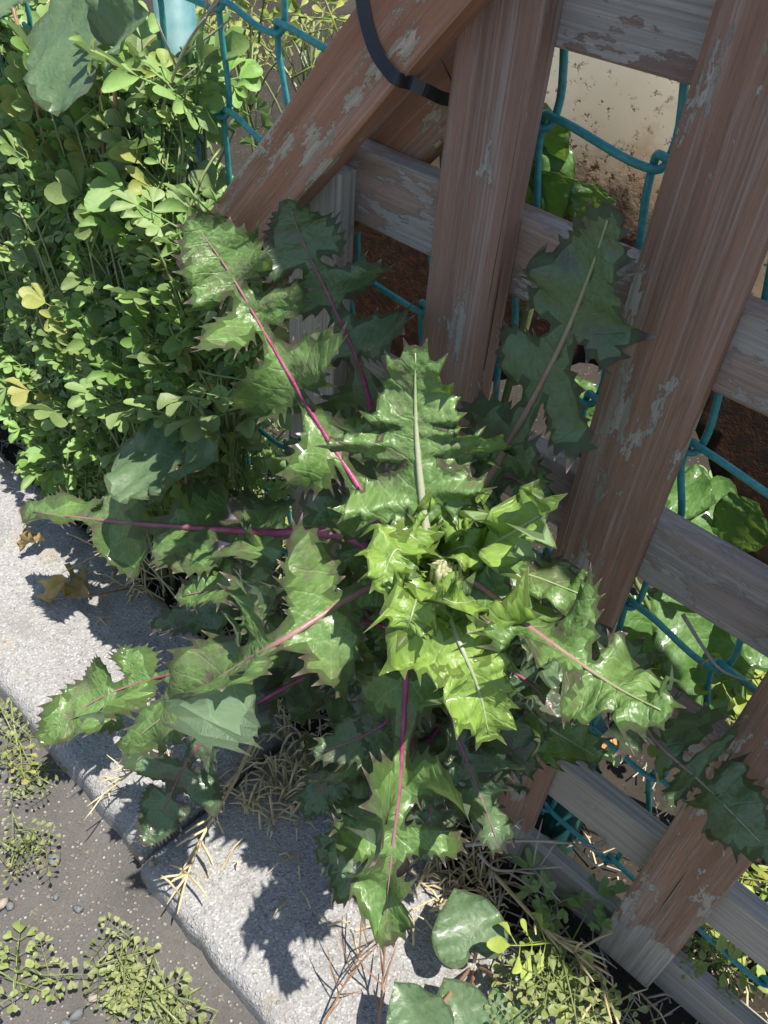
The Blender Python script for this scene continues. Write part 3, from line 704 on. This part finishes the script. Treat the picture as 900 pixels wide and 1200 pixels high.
# small ruffled leaves closing round the heart of the plant
cr = random.Random(3)
for (ax, ay, bx, by, cx, cy, hw, zz) in [(488, 668, 464, 644, 444, 694, 50, .018), (505, 634, 520, 606, 552, 590, 42, .018), (506, 690, 530, 706, 560, 704, 38, .018), (490, 690, 484, 716, 474, 745, 42, .012),
                                        (500, 648, 482, 628, 462, 618, 44, .016), (520, 650, 548, 640, 580, 652, 42, .012)]:
    base = CROWN
    P = [CROWN+Vector((0, 0, -0.006)), atz(ax, ay, CROWN.z+0.010), atz(bx, by, CROWN.z+0.012+zz), atz(cx, cy, CROWN.z+zz)]
    curve = smooth(P, 18); L = sum((curve[i+1]-curve[i]).length for i in range(17)); r = random.Random(ax*7+bx)
    w = hw*0.00040/L*0.8
    hv = [thistle_half(r, 2, w, w*0.85, 0.1, 0.58, w*0.35, 0.12, 1.6) for _ in (0, 1)]
    me, fr, L = leaf_mesh('leaf', curve, hv, up_cam, M['thistle_young'], r, 0.35, 0.5, 0.02, 0.15, 0.026, bul=0.004)
    lf = put(link('leaf', me), thistle)
    mb = MB(); mb.tube([f[0] for f in fr[:-1]], [0.0011*(1-0.9*i/17) for i in range(17)], 6)
    o = link('midrib', mb.mesh('midrib', M['rib_pale'], True)); o.parent = lf
mb = MB()
for k in range(26):
    a = k*2.4; rr_ = 0.0052*math.sqrt(k/26); c = atz(521, 665, CROWN.z+0.018)+Vector((rr_*math.cos(a), rr_*math.sin(a), 0.003-rr_*0.7))
    mb.tube([c-Vector((0, 0, 0.018)), c, c+Vector((rr_*0.15, 0, 0.0016))], [0.0009, 0.0013, 0.0003], 6)
put(mb.build('flower_bud', M['bud'], None, True), thistle)

exec_weeds = True
# ------------------------------------------------------------------ weeds
def orient(loc, d, nrm, scale):
    X = d.normalized(); Z = (nrm-X*nrm.dot(X)).normalized(); Y = Z.cross(X)
    return Matrix(((X.x*scale, Y.x*scale, Z.x*scale, loc.x), (X.y*scale, Y.y*scale, Z.y*scale, loc.y), (X.z*scale, Y.z*scale, Z.z*scale, loc.z), (0, 0, 0, 1)))
def leaflet(mb, base, d, nrm, ln, wd, cup, notch=0.0):
    """obovate leaflet, slightly cupped"""
    X = d.normalized(); Z = (nrm-X*nrm.dot(X)).normalized(); Y = Z.cross(X); n0 = len(mb.v)
    prof = [(0.0, 0.05), (0.25, 0.42), (0.52, 0.86), (0.76, 1.0), (0.93, 0.66), (1.0, 0.22)]
    for (u, w) in prof:
        for sd in (-1, 0, 1):
            uu = u - (notch*0.12 if (sd == 0 and u > 0.97) else 0)
            z = cup*ln*((0.55*w*abs(sd))**2*1.2) - 0.25*cup*ln*u*u
            mb.v.append(base+X*ln*uu+Y*(wd*0.5*w*sd)+Z*z)
    for i in range(len(prof)-1):
        for k in (0, 1):
            a = n0+i*3+k; mb.f.append((a, a+3, a+4, a+1))
def compound_mesh(seed, mat, groups=((0.42, 0.85), (0.70, 0.75)), term=1.0, lobes=3, lsz=0.30, wsz=0.22):
    r = random.Random(seed); mb = MB(); Z = Vector((0, 0, 1))
    axis = lambda u: Vector((u*0.95, nz(u, seed, 2, 0.05), -0.12*u*u))
    mb.tube([axis(u) for u in (0, 0.25, 0.5, 0.75, 0.9)], [0.014, 0.012, 0.010, 0.008, 0.006], 5)
    def fan(p, d, sz):
        for k in range(lobes):
            a = (k-(lobes-1)/2)*r.uniform(0.55, 0.85)
            dd = Vector((d.x*math.cos(a)-d.y*math.sin(a), d.x*math.sin(a)+d.y*math.cos(a), d.z+r.uniform(-0.25, 0.2)))
            nn = Vector((r.uniform(-0.35, 0.35), r.uniform(-0.35, 0.35), 1))
            leaflet(mb, p, dd, nn, lsz*sz*r.uniform(0.65, 1.25), wsz*sz*r.uniform(0.7, 1.15), r.uniform(0.1, 0.9))
    for (u, sz) in groups:
        for sd in (-1, 1):
            p = axis(u+r.uniform(-0.03, 0.03)); d = Vector((0.55, sd, r.uniform(-0.2, 0.25))).normalized()
            e = p+d*0.16*sz
            mb.tube([p, e], [0.008, 0.006], 4); fan(e, d, sz)
    fan(axis(0.9), Vector((1, 0, -0.1)), term)
    return mb.mesh('leaf', mat, True)
ROUND = [compound_mesh(s, M['round_leaf'], groups=((0.30, 0.62), (0.54, 0.78), (0.76, 0.66)), lsz=0.26, wsz=0.135) for s in range(40, 46)]
ROUND += [compound_mesh(s, M['round_leaf'], groups=((0.55, 0.8),), lsz=0.33, wsz=0.185) for s in range(46, 49)]

def weed(name, label, cat, group, root, spots, meshes, size, stem_mat, r, updir=0.55, sr=0.0011):
    """plant with one leaf object for each spot (Vector); stalks run from the root"""
    e = empty(name, root, label, cat, group); mb = MB(); mains = []
    for tp in r.sample(list(spots), min(len(spots), 2+len(spots)//9)):
        mm = smooth([root+Vector((r.uniform(-.006, .006), r.uniform(-.006, .006), -0.008)), root.lerp(tp, 0.5)+Vector((r.uniform(-.01, .01), r.uniform(-.01, .01), 0.01)), tp-Vector((0, 0, 0.012))], 10)
        mains.append(mm); mb.tube(mm, [sr*1.7*(1-0.05*i) for i in range(10)], 6)
    for p in spots:
        out = (p-root); out.z *= 0.3
        if out.length < 0.01: out = Vector((r.uniform(-1, 1), r.uniform(-1, 1), 0))
        out = out.normalized()*0.6+Vector((r.uniform(-1, 1), r.uniform(-1, 1), r.uniform(-0.25, 0.4)))*0.8
        sz = size*r.uniform(0.6, 1.3)
        base = p-out.normalized()*sz*0.5
        nn = (CAM-p).normalized()*r.uniform(0.2, 0.7)+Vector((r.uniform(-.3, .3), r.uniform(-.3, .3), updir+0.45))
        o = link('leaf', r.choice(meshes)); o.matrix_world = orient(base-root, out, nn, sz); o.parent = e
        k = min(range(len(mains)), key=lambda i: (Vector((p.x, p.y))-mains[i][-1].xy).length)
        zz = max(root.z+0.002, base.z-0.045); mm = mains[k]; f_ = max(0, min(1, (zz-root.z)/max(1e-4, mm[-1].z-root.z)))
        q = mm[min(9, int(f_*9))]
        mb.tube(smooth([q, q.lerp(base, 0.6)+Vector((0, 0, 0.006)), base], 5), [sr, sr*0.95, sr*0.9, sr*0.85, sr*0.8], 5)
    put(mb.build('stem', stem_mat, None, True), e)
    return e

# the mass of round-lobed weed left of the thistle
wr = random.Random(21)
LAB_R = 'soft green weed with small rounded lobed leaflets in the mass beside the kerb'
def dist_round(px, py):                                   # how far the top of the mass lies along each view ray
    return 0.80+0.10*(1-py/600)+wr.uniform(-0.05, 0.12)
spots = []
def in_mass(px, py):
    if py < 85 and 20 < px < 190: return False
    if py < 100 and px > 190: return False
    if 480 < py < 600 and 140 < px < 255: return False
    edge_r = 235 if py > 420 else 205 if py > 120 else 250
    if py > 560: edge_r = 110
    low = 480+ (px*1.05 if px < 140 else 147-(px-140)*0.25)
    return px < edge_r and py < low
while len(spots) < 680:
    px, py = wr.uniform(-40, 300), wr.uniform(-10, 640)
    if not in_mass(px, py): continue
    p = aty(px, py, 0.335-0.082*max(0, min(1, py/600))+wr.uniform(-0.015, 0.03))
    if p.z < 0.012: p = atz(px, py, wr.uniform(0.012, 0.05))
    spots.append(p)
for k in range(110):                                      # low growth spilling on to the back of the kerb
    px, py = wr.uniform(-30, 250), wr.uniform(380, 640)
    if in_mass(px, py): spots.append(atz(px, py, wr.uniform(0.012, 0.07)))
for k in range(70):
    spots.append(aty(wr.uniform(60, 290), wr.uniform(440, 620), wr.uniform(0.262, 0.30)))
for k in range(75):                                       # growth in the shade behind the upper thistle leaf
    spots.append(aty(wr.uniform(200, 300), wr.uniform(250, 590), wr.uniform(0.275, 0.322)))
spots = [p if p.z > 0.01 else Vector((p.x, p.y, wr.uniform(0.012, 0.05))) for p in spots]
# out of frame continuation
roots = [Vector((wr.uniform(-0.72, -0.40), wr.uniform(0.275, 0.325), -0.01)) for _ in range(26)]
own = {i: [] for i in range(len(roots))}
for p in spots:
    k = min(range(len(roots)), key=lambda i: (Vector((p.x, p.y))-roots[i].xy).length+wr.uniform(0, 0.05)); own[k].append(p)
for i, rt in enumerate(roots):
    if own[i]: weed('round_lobed_weed', LAB_R, 'weed', 'round-lobed weeds in the mass beside the kerb', rt, own[i], ROUND, 0.062, M['round_stem'], wr)
# same weed in the shade under the thistle
rt = Vector((-0.36, 0.275, 0.0))
weed('round_lobed_weed', 'soft green weed with rounded lobed leaflets growing in the shade under the thistle', 'weed', None, rt,
     [atz(wr.uniform(270, 400), wr.uniform(520, 660), wr.uniform(0.02, 0.09)) for _ in range(22)], ROUND, 0.05, M['round_stem'], wr)

# heart-shaped leaves
def heart(u):
    return 0.62*math.sin(math.pi*min(1, u**0.62))**0.8*(1-0.35*u) if u < 0.98 else 0.02
def heart_half():
    pts = [(0.10, 0.01), (0.02, 0.08), (-0.07, 0.20), (-0.06, 0.36), (0.06, 0.50), (0.25, 0.565), (0.46, 0.52), (0.66, 0.38), (0.83, 0.20), (0.94, 0.06), (1.0, 0.0)]
    d = smooth([Vector((a, b, 0)) for a, b in pts], 26)
    return [(p.x, max(0.0, p.y), 0.5) for p in d[:-1]]
def H_plant(root, leaves, label, r, group=None):
    e = empty('heart_leaf_plant', root, label, 'plant', group); mb = MB()
    for (a, b, hintv, cup) in leaves:
        A = P3(a); B = P3(b); C = A.lerp(B, 0.5)+Vector((0, 0, 0.004))
        curve = smooth([A, C, B], 12)
        me, fr, L = leaf_mesh('leaf', curve, (heart_half(), heart_half()), hintv, M['heart'], r, cup, 0.12, 0.008, 0.05, 0.06, bul=0.003)
        put(link('leaf', me), e)
        j = A+(B-A)*0.08
        mb.tube(smooth([root, root.lerp(j, 0.6)+Vector((0, 0, 0.012)), j], 8), 0.0014, 6)
    put(mb.build('stem', M['red_stem'], None, True), e)
hr = random.Random(8)
UPC = Vector((0.15, -0.35, 0.9))
H_plant(Vector((-0.60, 0.31, -0.01)), [((122, 60, 'y', .300), (32, 42, 'y', .295), Vector((0.5, -0.6, 0.7)), 0.1), ((130, 62, 'y', .29), (176, 16, 'y', .295), Vector((0.2, -0.8, 0.6)), 0.45), ((20, 10, 'y', .30), (-30, 0, 'y', .30), UPC, 0.1)], 'dark green plant with a broad flat heart-shaped leaf above the round-lobed weeds', hr)
H_plant(Vector((-0.40, 0.262, -0.01)), [((214, 550, 'y', .243), (140, 522, 'y', .240), UPC, 0.10), ((212, 545, 'y', .246), (256, 540, 'y', .240), UPC, 0.25), ((240, 610, 'y', .246), (296, 672, 'y', .235), UPC, 0.1)], 'dark heart-leaved plant with purplish edges in front of the round-lobed weeds', hr)
H_plant(atz(555, 1130, -0.01), [((557, 1122, 'z', .05), (532, 1040, 'z', .055), UPC, 0.08), ((548, 1215, 'z', .03), (520, 1145, 'z', .035), UPC, 0.15), ((500, 1215, 'z', .05), (462, 1150, 'z', .07), Vector((0.8, -0.5, 0.5)), 0.3), ((600, 1170, 'z', .03), (578, 1215, 'z', .02), UPC, 0.2)], 'heart-leaved plant with broad grey-green leaves growing beside the kerb below the thistle', hr)

# broad soft leaves behind the lattice
def broad_half():
    d = smooth([Vector((a, b, 0)) for a, b in [(0, .01), (.10, .10), (.28, .26), (.5, .34), (.72, .29), (.88, .15), (1, 0)]], 20)
    return [(p.x, max(0, p.y+0.008*math.sin(i*2.1)), 0.4) for i, p in enumerate(d[:-1])][1:]
def B_plant(root, leaves, label, r, group=None):
    e = empty('broad_leaf_plant', root, label, 'plant', group); mb = MB()
    for (a, b) in leaves:
        A = P3(a); B = P3(b); C = A.lerp(B, 0.5)+Vector((0, 0, 0.010))
        me, fr, L = leaf_mesh('leaf', smooth([A, C, B], 12), (broad_half(), broad_half()), Vector((0.1, -0.4, 0.9)), M['broad'], r, 0.15, 0.2, 0.015, 0.0, 0.05, bul=0.004)
        put(link('leaf', me), e)
        mb.tube(smooth([root, root.lerp(A, 0.6)+Vector((0, 0, 0.015)), A], 8), 0.0016, 6)
    put(mb.build('stem', M['round_stem'], None, True), e)
br = random.Random(9)
B_plant(Vector((0.02, 0.44, 0.0)), [((700, 600, 'y', .350), (840, 590, 'y', .356)), ((760, 690, 'y', .350), (870, 840, 'y', .356)), ((770, 560, 'y', .364), (850, 640, 'y', .350)), ((720, 700, 'y', .363), (770, 800, 'y', .369)), ((850, 720, 'y', .364), (930, 800, 'y', .350)), ((840, 660, 'y', .352), (890, 590, 'y', .352))], 'broad leaved green plant catching the sun behind the lattice', br)
B_plant(Vector((-0.22, 0.345, 0.0)), [((640, 280, 'y', .339), (655, 200, 'y', .337)), ((650, 260, 'y', .341), (622, 170, 'y', .337)), ((680, 300, 'y', .341), (700, 215, 'y', .339)), ((610, 250, 'y', .339), (640, 120, 'y', .340)), ((690, 540, 'y', .339), (640, 450, 'y', .338))], 'small shaded leafy plant against the rusted sheet', br)
# ground-level dark filler plants behind fence
for k, (cx, cy) in enumerate([(-0.10, 0.52), (0.14, 0.46), (0.02, 0.60), (-0.70, 0.75)]):
    rt = Vector((cx, cy, 0.02))
    weed('round_lobed_weed', 'low round-lobed weed growing on the soil behind the chain-link fence', 'weed', 'round-lobed weeds behind the chain-link fence', rt,
         [rt+Vector((br.gauss(0, 0.07), br.gauss(0, 0.05), br.uniform(0.02, 0.14))) for _ in range(20)], ROUND, 0.06, M['round_stem'], br)
for (cx, cy) in [(-0.66, 0.40), (-0.82, 0.44), (-0.55, 0.42)]:
    rt = Vector((cx, cy, 0.0))
    weed('round_lobed_weed', 'tall round-lobed weed beyond the wires beside the pale post', 'weed', 'tall round-lobed weeds beyond the wires', rt,
         [rt+Vector((br.gauss(0, 0.06), br.gauss(0, 0.035), br.uniform(0.05, 0.42))) for _ in range(34)], ROUND, 0.06, M['round_stem'], br)
# yellow-green weeds
LIME = [compound_mesh(s, M['lime'], groups=((0.3, 0.7), (0.55, 0.8), (0.78, 0.7)), lobes=1, lsz=0.30, wsz=0.16) for s in range(60, 64)]
for lab, rt, pts_ in [('yellow-green leafy weed in the sun behind the chain-link fence by the pale post', Vector((-0.62, 0.56, 0.02)), [aty(br.uniform(230, 400), br.uniform(-30, 75), br.uniform(.44, .60)) for _ in range(34)]),
                      ('yellow-green leafy weed in the sun behind the fence near the orange dead leaf', Vector((0.03, 0.47, 0.0)), [aty(br.uniform(770, 880), br.uniform(780, 860), br.uniform(.35, .38)) for _ in range(14)]),
                      ('yellow-green leafy weed on the soil behind the foot of the lattice', Vector((0.13, 0.42, 0.0)), [atz(br.uniform(840, 940), br.uniform(990, 1130), br.uniform(.01, .06)) for _ in range(18)])]:
    weed('yellow_green_weed', lab, 'weed', None, rt, pts_, LIME, 0.055, M['round_stem'], br)

# low creeping weeds on the road
TINY = [compound_mesh(s, M['road_weed'], groups=((0.18, 0.8), (0.38, 0.85), (0.58, 0.8), (0.78, 0.7)), lobes=1, lsz=0.17, wsz=0.12) for s in range(70, 74)]
TINY2 = [compound_mesh(s, M['road_weed'], groups=((0.3, 0.8), (0.55, 0.8), (0.78, 0.7)), lobes=2, lsz=0.2, wsz=0.13) for s in range(74, 77)]
rr = random.Random(31)
def road_spots(poly_, n, z0, z1):
    out = []
    for _ in range(n):
        a, b = rr.choice(poly_); out.append(atz(a+rr.gauss(0, 15), b+rr.gauss(0, 15), rr.uniform(z0, z1)))
    return out
for lab, c, pp, n, ms, sz in [
    ('pale green creeping weed at the foot of the kerb beside the first kerb stone', (25, 900), [(15, 830), (10, 870), (30, 890), (20, 920), (40, 905), (8, 800)], 13, TINY, 0.036),
    ('small pale sprig of weed lying on the gritty road beside the grey pebble', (30, 990), [(28, 975), (36, 1000), (30, 990)], 10, TINY, 0.03),
    ('spreading weed with small pale leaves in the angle of road and kerb', (140, 1130), [(140, 1110), (150, 1140), (170, 1160), (120, 1150), (200, 1180), (185, 1190), (145, 1085), (150, 1185), (215, 1195)], 26, TINY+TINY2, 0.036),
    ('weed with narrow pale green shoots sprawling flat on the road', (30, 1140), [(20, 1140), (45, 1150), (70, 1140), (5, 1120), (90, 1155), (0, 1160)], 9, TINY2, 0.036)]:
    weed('road_weed', lab, 'weed', None, atz(*c, -0.028), road_spots(pp, n, -0.02, 0.008), ms, sz, M['round_stem'], rr, sr=0.0007)
# weeds at the foot of the lattice
for lab, c, pp, n, ms, sz, mt in [
    ('bright green small-leaved weed at the foot of the lattice beside the heart-leaved plant', (650, 1160), [(640, 1110), (660, 1140), (690, 1170), (620, 1150), (650, 1185), (700, 1190), (610, 1190)], 36, TINY+LIME[:1], 0.045, 'lime'),
    ('small-leaved weed with thin stalks in front of the bare lattice slats', (640, 1060), [(630, 1060), (660, 1050), (690, 1070), (640, 1040)], 10, ROUND[6:], 0.034, 'round'),
    ('thin green weed growing through the foot of the lattice', (820, 1130), [(800, 1110), (830, 1120), (850, 1140), (790, 1150), (870, 1110)], 14, TINY, 0.04, 'lime'),
    ('tiny bright green weed in the gap under the thistle stem', (315, 585), [(312, 580), (322, 600), (300, 575)], 8, TINY, 0.036, 'lime')]:
    weed('small_leaf_weed', lab, 'weed', None, atz(*c, -0.015), road_spots(pp, n, 0.01, 0.06), ms, sz, M['round_stem'], rr, sr=0.0008)

# ------------------------------------------------------------------ dry stalks
def dry_stalk(label, pts, r0, mat, seed, nb=12, bl=0.03, group=None):
    r = random.Random(seed); P = smooth([P3(p) for p in pts], 16); mb = MB()
    mb.tube(P, [r0*(1-0.6*i/15) for i in range(16)], 6)
    for k in range(nb):
        i = r.randint(4, 15); d = (P[i]-P[i-1]).normalized(); sdv = Vector((r.uniform(-1, 1), r.uniform(-1, 1), r.uniform(-0.4, 0.8)))
        e = P[i]+(d*0.7+sdv*0.7).normalized()*bl*r.uniform(0.5, 1.2)
        mb.tube([P[i], P[i].lerp(e, 0.6)+sdv*0.001, e], [r0*0.5, r0*0.55, r0*0.25], 5)
    o = mb.build('dry_stalk', mat, None, True)
    return tag(o, label, 'dry stalk', group)
dry_stalk('straw coloured dry seed stalk leaning over the heart-leaved plant', [(275, 640, 'z', .03), (240, 570, 'z', .06), (200, 520, 'z', .09), (135, 420, 'z', .12)], 0.0016, M['straw'], 1, 16, 0.04)
dry_stalk('brown bare stem rising past the withered tip of a thistle leaf', [(262, 575, 'z', .02), (240, 510, 'z', .08), (217, 432, 'z', .13)], 0.0016, M['brown_stem'], 2, 0)
dry_stalk('dry forked stalk hanging over the joint between the kerb stones', [(300, 860, 'z', .05), (275, 915, 'z', .045), (235, 985, 'z', .035), (212, 1050, 'z', .02)], 0.0017, M['straw'], 3, 18, 0.02)
dry_stalk('thin pale forked stalk over the worn end of the kerb stone', [(200, 850, 'z', .05), (170, 890, 'z', .05), (135, 920, 'z', .045), (102, 945, 'z', .04)], 0.0010, M['straw'], 4, 8, 0.02)
dry_stalk('long straw stalk slanting down across the foot of the lattice', [(575, 1020, 'z', .03), (640, 1090, 'z', .05), (690, 1130, 'z', .05), (712, 1160, 'z', .05)], 0.0016, M['straw'], 5, 16, 0.03)
dry_stalk('greyish dry stalk lying level below the bare slat end', [(545, 990, 'z', .06), (620, 985, 'z', .07), (705, 992, 'z', .07)], 0.0016, M['straw_grey'], 6, 5, 0.03)
dry_stalk('grey dry twig lying beside the pale clump of dead grass', [(560, 1000, 'z', .05), (585, 1020, 'z', .05), (640, 1015, 'z', .05)], 0.0014, M['straw_grey'], 7, 8, 0.03)
dry_stalk('thin red stalk standing at the edge of the kerb under the thistle leaf', [(440, 1250, 'z', .0), (446, 1180, 'z', .02), (452, 1100, 'z', .06)], 0.0012, M['red_stem'], 8, 6, 0.03)
dry_stalk('thin dry stalk with side twigs lying at the kerb beside the red stalk', [(360, 1240, 'z', .0), (395, 1170, 'z', .02), (430, 1105, 'z', .04)], 0.0009, M['brown_stem'], 9, 12, 0.03)
dry_stalk('straw stalks spraying up among the round-lobed weeds', [(80, 190, 'd', .86), (50, 130, 'd', .82), (15, 80, 'd', .8), (-5, 50, 'd', .8)], 0.0014, M['straw'], 10, 14, 0.05)
dry_stalk('pale dry stem arching over the top of the chain-link wires', [(180, 160, 'y', .31), (215, 60, 'y', .31), (265, -10, 'y', .31)], 0.0013, M['straw_grey'], 12, 8, 0.05)
dry_stalk('brown dry stalk lying on the kerb with curled withered leaves', [(150, 690, 'z', .02), (110, 698, 'z', .03), (78, 700, 'z', .03)], 0.0012, M['brown_stem'], 13, 2, 0.02)
dry_stalk('pale dry grass blades bent over the kerb under the left thistle leaf', [(220, 720, 'z', .01), (190, 680, 'z', .03), (150, 640, 'z', .05), (120, 645, 'z', .05)], 0.0010, M['straw'], 14, 10, 0.05)
dry_stalk('pale curling dry tendril hanging from the lattice slat', [(800, 720, 'y', .315), (825, 760, 'y', .31), (845, 785, 'y', .31), (880, 800, 'y', .315)], 0.0011, M['straw_grey'], 15, 1, 0.02)
# clumps of dead grass: countless fine blades
def grass_clump(label, px, py, z, n, spread, seed, mat):
    r = random.Random(seed); mb = MB()
    c = atz(px, py, z)
    for k in range(n):
        a = c+Vector((r.gauss(0, spread), r.gauss(0, spread), 0)); a.z = z
        d = Vector((r.uniform(-1, 1), r.uniform(-1, 1), r.uniform(0.1, 1.3))).normalized()*r.uniform(0.012, 0.035)
        mb.tube([a, a+d*0.6+Vector((0, 0, 0.004)), a+d-Vector((0, 0, 0.003))], [0.0009, 0.0008, 0.0003], 4)
    o = mb.build('dead_grass', mat); return tag(o, label, 'dead grass', kind='stuff')
grass_clump('straw clump of dead grass on the kerb joint', 335, 930, 0.0, 110, 0.018, 1, M['straw'])
grass_clump('straw clump of dead grass under the lower thistle leaf tip', 540, 1030, 0.0, 150, 0.020, 2, M['straw'])
grass_clump('straw dead grass in the hollow left of the thistle stem', 360, 830, 0.0, 110, 0.022, 3, M['straw'])
grass_clump('dead grass at the foot of the lattice slats', 600, 1110, -0.01, 90, 0.035, 4, M['straw_grey'])
grass_clump('dead grass on the soil behind the lattice foot', 850, 1180, -0.01, 90, 0.05, 5, M['straw'])
grass_clump('dry grass under the left thistle leaf', 170, 690, 0.002, 40, 0.02, 6, M['straw'])
grass_clump('loose pale straw strewn over the kerb below the thistle', 300, 900, 0.002, 46, 0.035, 7, M['straw'])
grass_clump('fine straw hanging over the second kerb stone below the thistle leaf tip', 400, 1010, 0.002, 40, 0.03, 8, M['straw'])
# soil litter along the back of the kerb
lr = random.Random(77); mb = MB()
for k in range(1500):
    x = lr.uniform(-1.3, 0.45); y = KB+abs(lr.gauss(0, 0.12))-0.03; z = (-0.012 if y > KB else 0.004)+max(0, y-0.34)*0.1
    a = lr.uniform(0, 6.28); ln = lr.uniform(0.004, 0.02); d = Vector((math.cos(a), math.sin(a), lr.uniform(-0.1, 0.5)))*ln
    mb.tube([Vector((x, y, z)), Vector((x, y, z))+d], [0.0008, 0.0004], 4)
tag(mb.build('leaf_litter', M['straw_grey']), 'fine dry litter strewn on the soil along the fence', 'litter', kind='stuff')
mb = MB()
for k in range(1800):                                     # loose grit on the road
    x = lr.uniform(-0.75, 0.2); y = KE-0.004-abs(lr.gauss(0, 0.10)); s = lr.uniform(0.0006, 0.0019)
    c = Vector((x, y, -0.029+max(0, y-0.06)*0.1)); n0 = len(mb.v)
    mb.v += [c+Vector((s*lr.uniform(.7, 1.3), 0, 0)), c+Vector((-s*lr.uniform(.3, 1), s*lr.uniform(.6, 1.2), 0)), c+Vector((-s*lr.uniform(.3, 1), -s*lr.uniform(.6, 1.2), 0)), c+Vector((0, 0, s*1.2))]
    mb.f += [(n0, n0+1, n0+3), (n0+1, n0+2, n0+3), (n0+2, n0, n0+3)]
tag(mb.build('grit', M['stone_buff']), 'loose sandy grit scattered on the road', 'grit', kind='stuff')

# pebbles
def pebble(label, px, py, z, s, mat, seed, group=None):
    r = random.Random(seed); mb = MB(); seg, rg = 8, 5
    for i in range(rg+1):
        th = math.pi*i/rg
        for k in range(seg):
            ph = 2*math.pi*k/seg; d = Vector((math.sin(th)*math.cos(ph), math.sin(th)*math.sin(ph)*0.8, math.cos(th)*0.6))
            mb.v.append(d*s*(1+0.7*noise.noise(d*1.9+Vector((seed, 0, 0)))))
    for i in range(rg):
        for k in range(seg): mb.f.append((i*seg+k, i*seg+(k+1) % seg, (i+1)*seg+(k+1) % seg, (i+1)*seg+k))
    o = mb.build('pebble', mat, None, True); o.location = atz(px, py, z)+Vector((0, 0, s*0.4)); o.rotation_euler = (0, 0, r.uniform(0, 6))
    return tag(o, label, 'pebble', group)
pebble('blue-grey pebble on the road beside a pale sprig of weed', 63, 1008, -0.029, 0.0055, M['stone_grey'], 1)
for i, (a, b, s) in enumerate([(92, 1066, .0036), (65, 1052, .0025), (12, 1062, .004), (90, 1190, .005), (78, 1200, .004), (40, 1100, .0022)]):
    pebble('small grey pebble bedded in the gritty road', a, b, -0.029, s, M['stone_grey'], 10+i, 'small grey pebbles on the road')
for i, (a, b, s) in enumerate([(3, 1060, .005), (110, 1170, .004), (178, 1012, .0035), (166, 1004, .003)]):
    pebble('small buff pebble lying loose by the kerb', a, b, -0.027 if i < 2 else 0.0, s, M['stone_buff'], 20+i, 'small buff pebbles by the kerb')

# withered leaves
def withered(label, px, py, z, s, seed, mat='withered'):
    r = random.Random(seed); c = atz(px, py, z); a = r.uniform(0, 6)
    d = Vector((math.cos(a), math.sin(a), 0.1)); n_ = 9
    curve = smooth([c-d*s*0.5, c+Vector((0, 0, s*0.25)), c+d*s*0.5], 10)
    me, fr, L = leaf_mesh('withered_leaf', curve, (broad_half(), broad_half()), Vector((0, -0.2, 1)), M[mat], r, 0.6, 0.8, 0.06, 0.5, 0.1, bul=0.02)
    return tag(link('withered_leaf', me), label, 'dead leaf')
withered('curled yellow-brown withered leaf on the kerb below the left thistle leaf', 66, 700, 0.012, 0.034, 1)
withered('brown curled withered leaf next to the yellow one on the kerb', 95, 690, 0.014, 0.036, 2)
withered('pale yellow withered leaf on the kerb beneath the left thistle leaf tip', 38, 640, 0.02, 0.024, 3)
withered('yellow shrivelled leaf at the tip of the brown bare stem', 206, 416, 0.135, 0.026, 4)
withered('orange dead leaf on the soil behind the lattice', 720, 882, 0.03, 0.026, 5, 'orange')
